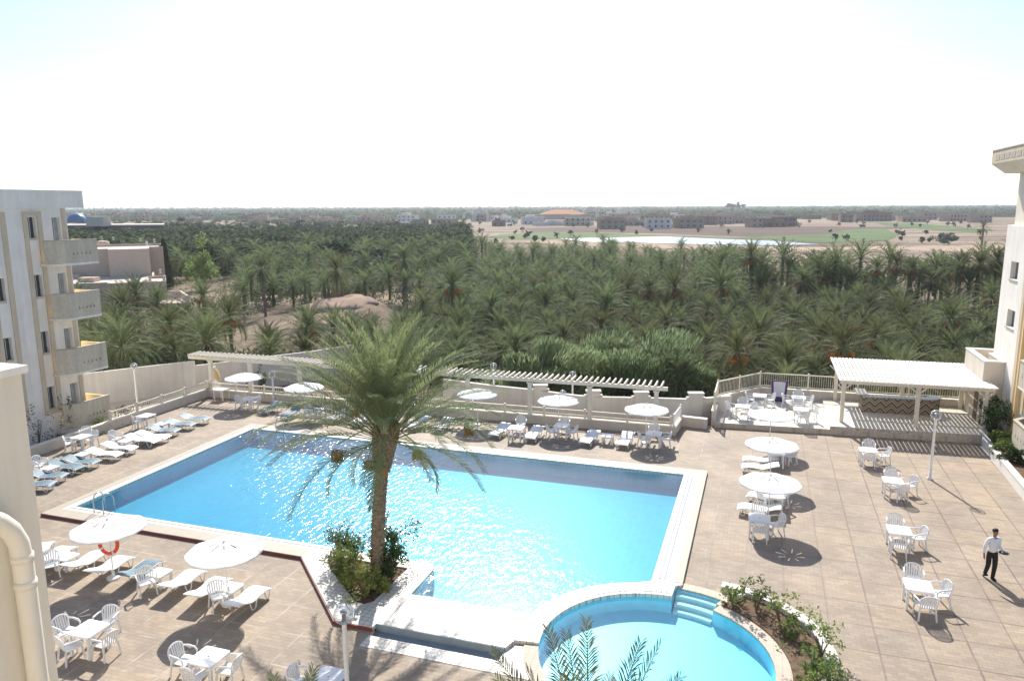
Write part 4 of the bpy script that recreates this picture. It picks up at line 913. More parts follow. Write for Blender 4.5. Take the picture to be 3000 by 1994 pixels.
m = MB(); m.slab([(-48, 33), (-34.9, 33), (-34.9, 41.8), (-4.1, 41.8), (-2.3, 43.4), (-2.3, 46.5), (-50, 44)], [], -1.3, -1.1); frame(tag(m.build('garden_path', 'tan_tile'), 'pale garden paving behind the parapet', **STR))
def sheet(name, label, pix, z, mt):
    P = [at(px, py, -3.9) for px, py in pix]
    tr = tessellate_polygon([[Vector((p.x, p.y, 0)) for p in P]])
    m = MB(); m.add([(p.x, p.y, z) for p in P], tr); return tag(m.build(name, mt), label, **STR)
sheet('brown_field', 'bare brown field before the town', [(1540, 668), (1800, 662), (2200, 662), (2600, 664), (2700, 668), (2540, 672), (2380, 690), (2200, 694), (1960, 684), (1700, 680), (1560, 682)], -3.96, 'field')
sheet('fairway', 'green golf fairway by the lake', [(1415, 697), (1470, 686), (1620, 679), (1780, 683), (1950, 690), (2100, 694), (2250, 697), (2300, 700), (2100, 699), (1880, 694), (1640, 699), (1520, 702)], -3.90, 'grass')
sheet('fairway', 'green golf fairway at the right end of the lake', [(2160, 690), (2330, 690), (2430, 682), (2500, 672), (2590, 668), (2630, 688), (2600, 706), (2480, 710), (2380, 712), (2300, 704)], -3.88, 'grass')
sheet('fairway', 'narrow green fairway strip before the brick houses', [(2560, 652), (2680, 654), (2800, 664), (2920, 674), (2860, 681), (2720, 672), (2600, 662)], -3.86, 'grass')
sheet('sand_bank', 'pale sandy bank in front of the lake', [(1500, 706), (1700, 706), (2000, 716), (2400, 724), (2920, 716), (2960, 780), (2700, 745), (2300, 735), (2000, 728), (1700, 720)], -3.93, 'palesand')
sheet('lake', 'shining golf lake', [(1640, 699), (1760, 697), (1850, 695), (1950, 693), (2100, 700), (2260, 706), (2400, 716), (2240, 719), (2150, 716), (2060, 717), (1960, 713), (1900, 712), (1840, 708), (1780, 711), (1700, 707)], -3.84, 'lake')
# ------------------------------------------------------------------ palms
def frond(mb, base, az, el, L, npairs, lw, ll, droop, rng, seg=10, rw=.03, mi=0, mis=1, t0=.18, tip=.3, quad=False):
    d2 = Vector((cos(az), sin(az), 0)); p = Vector(base); pts = [p.copy()]; els = [el]
    e = el; st = L / seg
    for i in range(seg):
        e -= droop * (1.0 / seg) * (.4 + 1.6 * i / seg)
        p = p + (d2 * cos(e) + Vector((0, 0, sin(e)))) * st; pts.append(p.copy()); els.append(e)
    sd = Vector((-sin(az), cos(az), 0))
    vs = []
    for i, q in enumerate(pts):
        w = rw * (1 - .85 * i / seg); up = (-d2 * sin(els[i]) + Vector((0, 0, cos(els[i]))))
        vs += [q - sd * w, q + up * w * .7, q + sd * w]
    fs = []
    for i in range(seg):
        a = i * 3
        fs += [(a, a + 1, a + 4, a + 3), (a + 1, a + 2, a + 5, a + 4)]
    mb.add(vs, fs, mis)
    V_ = []; F_ = []
    tw = rng.uniform(-.35, .35)
    for k in range(npairs):
        t = t0 + (1 - t0) * (k + .5) / npairs; x = t * seg; i = min(seg - 1, int(x)); f = x - i
        q = pts[i].lerp(pts[i + 1], f); e = els[i] * (1 - f) + els[i + 1] * f
        T = d2 * cos(e) + Vector((0, 0, sin(e))); up = -d2 * sin(e) + Vector((0, 0, cos(e)))
        prof = min(1, (t - t0) * 4 + .35) * (1 - max(0, t - .55) * 1.3)
        for s in (-1, 1):
            phi = radians(52 - 22 * t) + rng.uniform(-.15, .15)
            dr = (T * cos(phi) + (sd * cos(tw) + up * sin(tw)) * s * sin(phi) + up * (.28 + rng.uniform(-.15, .18))).normalized()
            l_ = ll * prof * rng.uniform(.85, 1.1); n_ = T * lw * .5
            tipp = q + dr * l_ + Vector((0, 0, -.10 * l_ - rng.uniform(0, .12) * l_))
            kk = len(V_)
            if quad:
                mid = q + dr * l_ * .5; V_ += [q - n_ * .5, q + n_ * .5, mid + n_ * .8, tipp, mid - n_ * .8]; F_ += [(kk, kk + 1, kk + 2, kk + 4), (kk + 4, kk + 2, kk + 3)]
            else:
                V_ += [q - n_, q + n_, tipp]; F_ += [(kk, kk + 1, kk + 2)]
    mb.add(V_, F_, mi)
def crown(rng, base, nf, L, npairs, lw, ll, elmin=-25, elmax=86, droop=1.1, mats=('grove_leaf', 'stem'), rad=.2, name='crown', parent=None, seg=8, quad=False, rw=.03, bias=1.0):
    mb = MB()
    for k in range(nf):
        f = k / (nf - 1); az = k * 2.39996 + rng.uniform(-.25, .25)
        el = radians(elmin + (elmax - elmin) * (f ** bias)) + rng.uniform(-.08, .08)
        b = Vector(base) + Vector((cos(az) * rad * (1 - f), sin(az) * rad * (1 - f), .35 * f - .1))
        frond(mb, b, az, el, L * rng.uniform(.85, 1.08) * (.82 + .18 * (1 - abs(f - .45))), npairs, lw, ll, droop * rng.uniform(.75, 1.25) * (1.1 - .55 * f), rng, seg=seg, quad=quad, rw=rw)
    return mb.build(name, list(mats), parent)
def trunkmesh(h, r0, r1, rb, rng, lean=(0, 0), rings=None, n=14):
    mb = MB(); rings = rings or int(h * 7); vs = []; fs = []
    for i in range(rings + 1):
        f = i / rings; z = h * f
        r = r0 + (r1 - r0) * f + (rb - r1) * max(0, (f - .78) / .22) ** 1.3
        for j in range(n):
            a = 2 * pi * (j + .5 * (i % 2)) / n; rr = r * (1 + (.10 if (i + j) % 2 else -.08) + rng.uniform(-.03, .03))
            vs.append((lean[0] * f * f + rr * cos(a), lean[1] * f * f + rr * sin(a), z))
    for i in range(rings):
        for j in range(n): fs.append((i * n + j, i * n + (j + 1) % n, (i + 1) * n + (j + 1) % n, (i + 1) * n + j))
    mb.add(vs, fs); return mb
def datebunch(mb, start, az, out, drop, size, rng, n=90, mi=0, mis=1):
    d = Vector((cos(az), sin(az), 0)); s0 = Vector(start); c = s0 + d * out + Vector((0, 0, -drop * .35)); e = c + Vector((0, 0, -drop * .45))
    mb.tube([s0, s0 + d * out * .5 + Vector((0, 0, .12)), c], .022, 5, mis)
    for i in range(n):
        a = rng.uniform(0, 2 * pi); r = size * sqrt(rng.random()) * .8; h = rng.uniform(-.9, .6) * size
        p = e + Vector((cos(a) * r, sin(a) * r, h)); w = size * .085 if n > 100 else size * .14
        mb.add([p + Vector((w, 0, 0)), p + Vector((-w, 0, 0)), p + Vector((0, w, 0)), p + Vector((0, -w, 0)), p + Vector((0, 0, w * 1.5)), p + Vector((0, 0, -w * 1.5))], [(0, 2, 4), (2, 1, 4), (1, 3, 4), (3, 0, 4), (2, 0, 5), (1, 2, 5), (3, 1, 5), (0, 3, 5)], mi)
# hero palm
rng = random.Random(11)
hb = W(20.75, -11.72, .07)
t = thing('date_palm', 'big date palm growing from the tiled planter in front of the pool', 'palm tree', hb)
lean = (.42, .1)
m = trunkmesh(4.95, .235, .185, .33, rng, lean, rings=58, n=16); tr_ = m.build('trunk', 'trunk', t)
m = MB()
for k in range(150):       # old leaf bases spiralling up to the crown
    f = k / 149; z = 3.85 + 1.35 * f; a = k * 2.39996; r = .21 + .14 * min(1, f * 1.3); lx = lean[0] * (z / 4.95) ** 2; ly = lean[1] * (z / 4.95) ** 2
    c = Vector((lx + cos(a) * r, ly + sin(a) * r, z)); o_ = Vector((cos(a), sin(a), 0)); sd = Vector((-sin(a), cos(a), 0)); h_ = .17 + .16 * f
    m.add([c - sd * .085 - o_ * .06, c + sd * .085 - o_ * .06, c + sd * .05 + o_ * .07 + Vector((0, 0, h_)), c - sd * .05 + o_ * .07 + Vector((0, 0, h_)), c + o_ * .05 - Vector((0, 0, .03)), c + o_ * .11 + Vector((0, 0, h_))], [(0, 1, 2, 3), (0, 4, 5, 3), (4, 1, 2, 5), (3, 5, 2)])
m.build('leaf_bases', 'boot', tr_)
top_ = (lean[0], lean[1], 5.0)
mb = MB()
NF = 116
for k in range(NF):
    f = k / (NF - 1); az = k * 2.39996 + rng.uniform(-.2, .2)
    if f < .04: el = radians(rng.uniform(-25, -5))
    else: el = radians(13 + 73 * ((f - .04) / .96) ** .72) + rng.uniform(-.06, .06)
    L = 4.05 * rng.uniform(.9, 1.06) * (.62 if f < .04 else 1.06 if f < .55 else 1)
    b = Vector(top_) + Vector((cos(az) * .26 * (1 - f), sin(az) * .26 * (1 - f), .45 * f - .15))
    frond(mb, b, az, el, L, 64, .046, .52, (.98 if f < .4 else .8) * rng.uniform(.75, 1.2) * (1.1 - .5 * f), rng, seg=14, rw=.036, t0=.2, quad=True)
mb.build('crown', ['hero_leaf', 'stem'], t)
for az, out, drop, sz, mt_ in ((-2.9, 1.75, .9, .36, 'dates_brown'), (-1.9, .45, 1.7, .30, 'dates'), (-.35, 1.25, .9, .30, 'dates_green'), (-2.3, .8, 1.3, .32, 'dates_brown'), (.15, 3.0, .1, .30, 'dates_brown'), (2.7, 1.3, -.8, .22, 'dates')):
    m = MB(); datebunch(m, (top_[0], top_[1], 5.15), az, out * .9, drop * .85, sz * .7, rng, 300); m.build('fruit_bunch', [mt_, 'stem'], t)
# palms whose fronds rise into the bottom edge
def nearpalm(px, py, z, Y, label, seed, nf, elr, L=2.9, base=3.2):
    rng = random.Random(seed); x = (px - 1500) / F * (Y * cos(PITCH) + (H - z) * sin(PITCH))
    t = thing('date_palm', label, 'palm tree', (x, Y, 0))
    MB.build(trunkmesh(base, .24, .2, .3, rng), 'trunk', 'trunk', t)
    mb = MB()
    for k in range(nf):
        f = k / (nf - 1); az = k * 2.39996 + rng.uniform(-.2, .2); el = radians(elr[0] + (elr[1] - elr[0]) * f)
        frond(mb, (cos(az) * .15, sin(az) * .15, base + .3 * f), az, el, L * rng.uniform(.9, 1.05), 46, .046, .50, .6 * (1.2 - f), rng, seg=12, rw=.03, t0=.2, quad=True)
    mb.build('crown', ['near_leaf', 'stem'], t)
    return t
nearpalm(1730, 1900, 5, 10.6, 'near palm top rising over the round pool at the bottom edge', 5, 34, (10, 80), 2.7, 2.75)
nearpalm(790, 2050, 4, 11.2, 'near palm with only frond tips showing at the bottom left of centre', 8, 30, (10, 80), 2.4, 1.95)
# grove palm prototypes
protos = []
specs = [(6.0, .0, 1), (5.0, .2, 0), (3.6, .0, 0), (2.6, .1, 0), (1.8, .0, 0), (5.2, .1, 2), (4.2, 0, 1), (7.4, .2, 0), (8.2, .1, 1)]
for i, (h, ln, fruit) in enumerate(specs):
    rng = random.Random(100 + i)
    t = thing('date_palm', 'x', 'palm tree'); 
    tm = trunkmesh(h, .22, .17, .26, rng, (ln, ln * .5), rings=max(8, int(h * 2)), n=8); tm.build('trunk', 'trunk', t)
    crown(rng, (ln, ln * .5, h), 62 if h < 7 else 48, 3.9 if h < 7 else 3.1, 18, .12, .62, elmin=-32, elmax=84, droop=1.15, parent=t, seg=6, rw=.05, bias=.85)
    if h >= 3.5:      # skirt of hanging dry fronds
        mb = MB()
        for k in range(16): frond(mb, (ln, ln * .5, h - .1), k * 2.4, radians(rng.uniform(-60, -30)), 2.2, 8, .1, .35, .9, rng, seg=5, rw=.04)
        mb.build('dry_skirt', ['dry_leaf', 'dry_leaf'], t)
    if fruit:
        for k in range(6 if fruit == 1 else 8):
            mb = MB(); datebunch(mb, (ln, ln * .5, h), k * 1.05 + 3, .8, .8, .46, rng, 30); mb.build('fruit_bunch', ['dates', 'stem'], t)
    protos.append(t)
PS = .76
ploc = []
rng = random.Random(42)
def free(x, y, dmin):
    for (a, b) in ploc:
        if abs(a - x) < dmin and (a - x) ** 2 + (b - y) ** 2 < dmin * dmin: return False
    return True
placed = []
def trypalm(x, y, dmin, kinds, sc):
    if not free(x, y, dmin): return
    ploc.append((x, y)); placed.append((x, y, rng.choice(kinds), sc * PS * rng.uniform(.82, 1.15), rng.uniform(0, 6.28)))
def hero_at(px, py, z, kind, sc=1.0):   # palms one can single out: px,py = centre of the crown base in the photograph
    p = at(px, py, z); ploc.append((p.x, p.y)); placed.append((p.x, p.y, kind, sc * .98, rng.uniform(0, 6)))
    return len(placed) - 1
special = {}
for px, py, z, kd, sc, lab in ((1325, 868, 1.2, 0, 1.05, 'tall grove palm with orange dates right above the big poolside palm'), (1775, 888, 1.0, 6, 1.1, 'grove palm with orange dates behind the middle of the pergola'), (1975, 845, 1.8, 0, 1.0, 'grove palm with a ring of orange dates left of the pair on the right'),
                               (2112, 850, 2.0, 0, 1.1, 'large grove palm with orange dates nearest the tall palm row'), (1675, 812, 2.2, 6, .8, 'small grove palm with red dates in the middle of the grove'), (2215, 1060, -.6, 5, 1.05, 'grove palm with orange dates left of the bar terrace railing'),
                               (2395, 1045, -.4, 5, 1.05, 'grove palm with orange dates just behind the bar terrace railing'), (2330, 880, 2, 6, .95, 'grove palm with orange dates below the row of tall palms'), (770, 790, 3.2, 7, .95, 'tall palm of the park left of centre'), (1180, 770, 3.6, 7, 1.0, 'tall palm standing where the reed fence begins'),
                               (985, 800, 2.8, 1, .9, 'palm of the park between the tall ones'), (370, 900, 1.4, 1, 1.0, 'palm right of the third balcony in front of the villa'), (900, 960, .2, 3, 1.05, 'palm in front of the earth mound')):
    special[hero_at(px, py, z, kd, sc)] = lab
for k in range(80):      # the far row of tall trunks on the right
    px = 2100 + k * 11 + rng.uniform(-10, 10); py = 850 + rng.uniform(-16, 22) + (k - 40) * .3
    d = at(px, py + 60, -4); trypalm(d.x, d.y, 1.7, (0, 8, 0, 6, 7, 1), 1.2)
nrow = len(placed)
def region(x0, x1, y0, y1, test, n, dmin, kinds, sc):
    for _ in range(n):
        x = rng.uniform(x0, x1); y = rng.uniform(y0, y1)
        if abs(x) < y * .72 and test(x, y): trypalm(x, y, dmin, kinds, sc)
def inmound(x, y): return ((x + 26) / 13) ** 2 + ((y - 97) / 21) ** 2 < 1
def outside(x, y):       # beyond the boundary walls
    u_, v_ = x * U.x + y * U.y, x * V.x + y * V.y
    if x < -10: return y > 62 + (x + 12.5) * .66 + 3.2 and not (v_ > -10)
    return u_ > 47.5 + 4.5
region(-12, 60, 50, 128, lambda x, y: outside(x, y) and y < 122 + .05 * x, 9000, 3.55, (1, 2, 2, 3, 3, 0, 6, 1), 1.0)
region(-62, -10, 52, 100, lambda x, y: outside(x, y) and not inmound(x, y), 4000, 3.6, (1, 2, 3, 3, 0, 2), 1.05)
region(-110, 0, 104, 195, lambda x, y: not (x < -38 - (y - 100) * .12 and y < 168 and x < -.335 * y - 3) and not inmound(x, y), 2600, 4.9, (0, 1, 2, 7, 1, 2), 1.15)
region(-20, 70, 122, 215, lambda x, y: x / y < .30 - max(0, y - 170) * .004 and x > -16 - (y - 120) * .0, 4200, 4.2, (1, 2, 7, 0, 3), .95)
order = sorted(range(len(placed)), key=lambda i: placed[i][1] if i not in special else 0); placed_idx = order[:295]
rr2 = random.Random(3); lite = []
for q in range(3):
    mb = MB()
    for k in range(42): frond(mb, (0, 0, 0), k * 2.4, radians(-30 + 115 * k / 41), 3.7, 8, .26, .75, 1.0, rr2, seg=4, rw=.06)
    mb.tube([(0, 0, -4), (0, 0, 0)], [.25, .2], 5, 1); lite.append(mb)
mb = MB()
for i in order[295:]:
    x, y, kd, sc, rz = placed[i]; L_ = lite[i % 3]; z0_ = terr(x, y) + specs[kd][0] * sc; c, s = cos(rz), sin(rz); sc *= 1.15
    mb.add([(x + (q[0] * c - q[1] * s) * sc, y + (q[0] * s + q[1] * c) * sc, z0_ + q[2] * sc) for q in L_.v], L_.f)
tag(mb.build('palm_grove', 'grove_leaf'), 'date palms of the park too many to tell apart, seen over the nearer ones', kind='stuff')
print('palms', len(placed))
for j, i in enumerate(placed_idx):
    x, y, kd, sc, rz = placed[i]
    src = protos[kd]
    o = copy_tree(src); o.location = (x, y, terr(x, y) - .1); o.rotation_euler = (0, 0, rz); o.scale = (sc, sc, sc * rng.uniform(.92, 1.1)); o['group'] = 'date palms of the oasis grove'
    if i in special: o['label'] = special[i]
    elif i < nrow: o['label'] = 'tall bare-trunked date palm in the far row before the sand'
    elif y > 122: o['label'] = 'date palm standing in the park beyond the earth mound'
    elif x < -12: o['label'] = 'bushy date palm between the boundary wall and the villas'
    else: o['label'] = 'date palm of the dense grove behind the pergola'
def drop(o):
    for c in list(o.children): drop(c)
    bpy.data.objects.remove(o)
for p_ in protos: drop(p_)
# far forest: low detail crowns, too many to count
rng = random.Random(9)
m = MB()
def star(x, y, z, r, n=11):
    a0 = rng.uniform(0, 6)
    for k in range(n):
        a = a0 + k * 2.4; c, s = cos(a), sin(a); el = .15 + 1.2 * (k / n); w = r * .17
        h1 = r * .62 * sin(el); q1_ = r * .62 * cos(el) + .1
        q2_ = min(r, q1_ + r * .42); h2 = h1 - r * .18 * (1.4 - el)
        b = (x, y, z); 
        m.add([(x - s * w * .3, y + c * w * .3, z), (x + s * w * .3, y - c * w * .3, z), (x + c * q1_ + s * w, y + s * q1_ - c * w, z + h1), (x + c * q1_ - s * w, y + s * q1_ + c * w, z + h1), (x + c * q2_, y + s * q2_, z + h2)], [(0, 1, 2, 3), (3, 2, 4)])
cnt = 0
while cnt < 5200:
    y = 185 * (900 / 185) ** (rng.random() ** 1.25); x = rng.uniform(-.74, .72) * y
    # keep lake, fairways, fields and town open
    px = 1500 + x / y * F; 
    if px > 1380: continue
    if y > 430 and rng.random() < .7: cnt += 1; continue
    if x < -.335 * y and y < 175: continue
    star(x, y, -4 + (rng.uniform(2.0, 6.5) if y < 400 else rng.uniform(.5, 2.5)), rng.uniform(2.6, 3.8) * (1 + y / 3500), 15); cnt += 1
for k in range(5200):    # ground layer of shrubs below them, and the belt beyond the town
    y = 820 * (3600 / 820) ** rng.random(); x = rng.uniform(-.76, .76) * y
    if x > .12 * y and y > 2600: continue
    star(x, y, -4 + rng.uniform(1, 7), rng.uniform(3.5, 6) * (y / 1300) ** .7, 7)
o = m.build('palm_forest', 'farforest'); tag(o, 'dense palm forest stretching behind the park and the town', kind='stuff')
vs = []; fs = []; ys = [880 * 1.05 ** i for i in range(31)]; n_ = 260
for y in ys:
    for i in range(n_ + 1): x = (-.8 + 1.6 * i / n_) * y; vs.append((x, y, -4.2 + 5.2 * (1 if 890 < y < 3500 else 0) + 2.5 * mnoise.noise(Vector((x * .02, y * .006, 1)))))
for r in range(len(ys) - 1):
    for i in range(n_): a = r * (n_ + 1) + i; fs.append((a, a + 1, a + n_ + 2, a + n_ + 1))
m = MB(); m.add(vs, fs); tag(m.build('forest_canopy', 'farforest', smooth=False), 'closed canopy of the far oasis belt', kind='stuff')
# undergrowth between the palms
mb = MB(); rng = random.Random(15)
for k in range(9000):
    y = 52 + 170 * rng.random() ** 1.2; x = rng.uniform(-.7, .68) * y
    if x > -12 and (not outside(x, y) or (y > 126 and x / y > .30)): continue
    if x <= -12 and (not outside(x, y) or inmound(x, y) or (y > 84 and rng.random() < .8)): continue
    z = terr(x, y); h_ = rng.uniform(.5, 1.5); r = rng.uniform(.8, 1.8)
    for j in range(26):
        a = rng.uniform(0, 6.28); q = r * sqrt(rng.random()); c = Vector((x + q * cos(a), y + q * sin(a), z + h_ * rng.random())); d = Vector((rng.gauss(0, .5), rng.gauss(0, .5), 1)).normalized() * .42; e = Vector((rng.gauss(0, 1), rng.gauss(0, 1), .2)).normalized() * .12
        mb.add([c - e, c + e, c + d], [(0, 1, 2)])
tag(mb.build('undergrowth', 'farforest'), 'low green undergrowth between the palms', kind='stuff')
# ------------------------------------------------------------------ bushes and broadleaf trees
def leafcloud(mb, rng, c, rx, ry, rz, n, s, mi=0, feather=False):
    cl = [(rng.gauss(0, .45), rng.gauss(0, .45), rng.gauss(0, .42), rng.uniform(.22, .45)) for _ in range(16)]
    for i in range(n):
        q = rng.choice(cl); a = rng.uniform(0, 2 * pi); b = math.acos(rng.uniform(-1, 1)); r = q[3] * rng.random() ** .4
        x = q[0] + r * sin(b) * cos(a); y = q[1] + r * sin(b) * sin(a); z = q[2] + r * cos(b)
        p = Vector((c[0] + rx * x, c[1] + ry * y, max(.02, c[2] + rz * z)))
        d = Vector((rng.gauss(0, 1), rng.gauss(0, 1), rng.gauss(0, .7))).normalized(); e = d.cross(Vector((rng.gauss(0, 1), rng.gauss(0, 1), rng.gauss(0, 1)))).normalized()
        l_ = s * rng.uniform(.7, 1.4); w = l_ * .45
        if feather: d = Vector((x * 1.1 + rng.gauss(0, .35), y * .8 + rng.gauss(0, .35), 1 + .5 * z)).normalized(); e = d.cross(Vector((rng.gauss(0, 1), rng.gauss(0, 1), 0))).normalized(); l_ *= 2.2; w = l_ * .14
        mb.add([p - d * l_ * .5, p + e * w * .5, p + d * l_ * .5, p - e * w * .5], [(0, 1, 2, 3)], mi)
def bush(name, label, x, y, z, rx, ry, rz, n, s, mt, seed, cat='bush', group=None, flowers=0, stems=7):
    rng = random.Random(seed); t = thing(name, label, cat, (x, y, z), 0, group)
    mb = MB(); leafcloud(mb, rng, (0, 0, rz * .62), rx, ry, rz * .7, n, s, feather=(name == 'tamarisk')); mb.build('foliage', mt, t)
    mb = MB()
    for k in range(stems):
        a = rng.uniform(0, 6.28); mb.tube([(0, 0, 0), (cos(a) * rx * .2, sin(a) * ry * .2, rz * .4), (cos(a) * rx * .55, sin(a) * ry * .55, rz * .85)], [.03 * rz ** .5, .02, .008], 5)
    mb.build('stems', 'bark', t)
    for k in range(flowers):
        a = rng.uniform(0, 6.28); r = rng.uniform(.4, .95); mb = MB(); c = (cos(a) * rx * r, sin(a) * ry * r, rz * rng.uniform(.25, .8))
        for j in range(6):
            b = j * pi / 3; mb.add([c, (c[0] + .06 * cos(b), c[1] + .06 * sin(b), c[2] + .03), (c[0] + .06 * cos(b + .8), c[1] + .06 * sin(b + .8), c[2] + .03)], [(0, 1, 2)])
        mb.build('flower', 'flower', t)
    return t
for i, (px, py, Y, rx, rz_, lab) in enumerate(((1545, 1120, 52, 3.2, 4.0, 'feathery light green tamarisk left of the three'), (1700, 1090, 54, 3.8, 5.2, 'feathery light green tamarisk in the middle, behind the pergola'), (1880, 1110, 53, 4.2, 4.6, 'feathery light green tamarisk behind the pergola end'), (1990, 1150, 52.5, 2.6, 3.0, 'small feathery tamarisk near the boundary wall pier'), (1190, 980, 74, 4.5, 5.0, 'light green tree behind the crown of the big palm'), (1500, 800, 104, 5, 5.5, 'pale green tree deep in the grove'))):
    x = (px - 1500) / F * (Y + 2); z = terr(x, Y)
    bush('tamarisk', lab, x, Y, z, rx * 1.35, 2.0, rz_ * .70, 9500, .22, 'tamarisk', 60 + i, 'tree')
for i, (px, py, z, rx, rz_, mt, lab) in enumerate(((1110, 835, -4, 7, 5, 'greybush', 'blue grey bush beside the reed fence'), (600, 850, -4, 3.4, 6.5, 'pale_bush', 'yellow green tree right of the villa'), (1030, 812, -4, 2.4, 2.6, 'bush', 'round dark clipped bush by the sandy path'), (1262, 795, -4, 3.0, 3.0, 'bush', 'round dark bush behind the reed fence'), (788, 872, -4, 2.7, 3.0, 'bush', 'round dark clipped bush above the mound path, left'),
                                                    (822, 856, -4, 2.2, 2.6, 'bush', 'round dark clipped bush above the mound path, middle'), (860, 858, -4, 2.4, 2.4, 'greybush', 'round grey bush above the mound path, right'), (555, 700, -4, 9, 8, 'greybush', 'broad tree in front of the long hotel'), (890, 725, -4, 9, 8, 'greybush', 'broad light tree in the middle distance'), (2780, 714, -3.5, 5, 3.6, 'greybush', 'lone bush on the sandy golf ground'))):
    p = at(px, py, z); bush('bush', lab, p.x, p.y, terr(p.x, p.y) - .1, rx, rx * .7, rz_, 2200, .5 if rx < 6 else .9, mt, 80 + i, 'bush')
p = at(489, 845, -4); t = thing('cypress', 'dark slender cypress right of the villas', 'tree', (p.x, p.y, terr(p.x, p.y))); mb = MB(); rng = random.Random(5)
for i in range(3000):
    h = rng.random(); a = rng.uniform(0, 6.28); r = 1.5 * (1 - h) ** .6 * (.5 + .5 * rng.random()) + .1; q = Vector((cos(a) * r, sin(a) * r, .4 + 9.5 * h)); d = Vector((cos(a) * .3, sin(a) * .3, 1)) * .35; e = Vector((-sin(a), cos(a), 0)) * .14
    mb.add([q - d, q + e, q + d, q - e], [(0, 1, 2, 3)])
mb.build('foliage', 'bush', t); MB().tube([(0, 0, 0), (0, 0, 5)], [.2, .08], 8).build('trunk', 'bark', t)
p = at(2875, 723, -3.6); t = thing('date_palm', 'lone palm with few fronds on the sandy golf ground', 'palm tree', (p.x, p.y, -3.8)); rng = random.Random(77)
trunkmesh(7, .4, .35, .5, rng, rings=14, n=8).build('trunk', 'trunk', t); crown(rng, (0, 0, 7), 22, 3.4, 10, .25, .8, parent=t, seg=5, rw=.08)
# poolside planting
gy = 'flowering shrubs round the big palm'
for i, (u_, v_, rx, h_, mt, fl, lab) in enumerate(((21.5, -13.7, .75, 1.75, 'hibiscus', 5, 'tall loose hibiscus at the left of the planter'), (20.7, -12.9, .8, 1.35, 'hibiscus', 4, 'dense green shrub between the tall ones in the planter'), (21.5, -11.75, .8, 2.1, 'hibiscus', 5, 'dark green shrub behind the palm trunk'), (21.0, -11.35, .55, 1.5, 'bush', 5, 'dark red-flowered shrub right of the palm trunk'),
                                                     (19.85, -11.75, .65, 1.0, 'pale_bush', 3, 'bright yellow green shrub at the front of the planter'), (20.2, -12.4, .55, .95, 'pale_bush', 2, 'yellow green shrub at the planter edge facing the loungers'), (20.15, -11.35, .4, .8, 'pale_bush', 1, 'small bright shrub at the right front corner of the planter'))):
    p = W(u_, v_, .07); bush('shrub', lab, p.x, p.y, p.z, rx, rx, h_ * .82, 1500, .10, mt, 200 + i, 'shrub', gy, fl)
for i, (a, r, rx, h_, mt, lab) in enumerate(((30, 3.95, .38, .9, 'pale_bush', 'upright young shrub at the tip of the crescent bed'), (40, 4.2, .45, 1.15, 'hibiscus', 'slender leafy shrub second in the crescent bed'), (52, 4.3, .55, 1.2, 'pale_bush', 'pale bushy shrub in the crescent bed near the kerb'), (63, 4.25, .35, .55, 'hibiscus', 'low shrub in the middle of the crescent bed'), (75, 4.6, .6, 1.3, 'pale_bush', 'large pale shrub on the right of the crescent bed'),
                                              (84, 4.2, .5, .9, 'hibiscus', 'green shrub beside the round pool kerb'), (93, 4.6, .5, 1.1, 'hibiscus', 'dark green shrub near the outer kerb'), (103, 4.3, .5, .9, 'pale_bush', 'yellowish shrub low in the crescent bed'), (113, 4.4, .5, 1.0, 'hibiscus', 'shrub at the bottom edge of the crescent bed'))):
    th = radians(a); p = W(C1[0] + r * cos(th), C1[1] + r * sin(th), .09); bush('shrub', lab, p.x, p.y, p.z, rx, rx, h_ * .72, 420, .10, mt, 300 + i, 'shrub', 'shrubs in the crescent flower bed', 0, 5)
for i, (u_, v_, rx, h_, mt, fl, lab) in enumerate(((45.0, 12.2, .7, 1.4, 'bush', 2, 'dark shrub at the far end of the right planter'), (43.9, 12.1, .8, 1.5, 'bush', 1, 'dark dense shrub against the right hotel block'), (42.6, 11.9, .6, .8, 'hibiscus', 3, 'light green shrub in the right planter'), (41.4, 11.8, .6, .6, 'hibiscus', 6, 'low red-flowered shrub in the right planter'), (40, 11.7, .6, .6, 'bush', 6, 'low reddish shrub at the right picture edge'))):
    p = W(u_, v_, .38); bush('shrub', lab, p.x, p.y, p.z, rx, rx, h_, 1300, .13, mt, 400 + i, 'shrub', 'shrubs in the right planter', fl)
for i, (x_, y_, v_, rx, h_, n_, mt, lab) in enumerate(((320, 800, -36.2, .55, 2.0, 160, 'bush', 'thin straggly shrub against the left hotel wall'), (590, 730, -36.4, .4, 2.3, 320, 'bush', 'climbing shrub beside the ground floor balcony'), (860, 650, -35.5, 1.0, 1.0, 500, 'pale_bush', 'pale loose bush in front of the ground floor balcony'), (470, 790, -36.2, .3, .8, 60, 'bush', 'tiny weed at the foot of the left hotel wall'))):
    d = ray(*Z(z5, x_, y_)); dv = d[0] * V.x + d[1] * V.y; k = v_ / dv; bush('shrub', lab, d[0] * k, d[1] * k, -.4, rx, rx, h_, n_, .12, mt, 500 + i, 'shrub', None, 0, 5)
p = at(*Z(z5, 1060, 650), -.4); bush('shrub', 'low pinkish hedge beyond the ground floor balcony', p.x, p.y, -1.1, 1.8, .8, 1.2, 900, .15, 'dry_leaf', 520, 'shrub')
p = at(*Z(z7, 540, 520), -.6); bush('shrub', 'dark garden shrub behind the left pergola parasol', p.x, p.y, -1.2, .6, .6, 1.5, 600, .14, 'bush', 521, 'shrub')
p = at(*Z(z5, 2270, 350), -.3); bush('shrub', 'dark garden shrub behind the corner parasol', p.x, p.y, -1.2, .5, .5, 1.6, 400, .14, 'bush', 522, 'shrub')
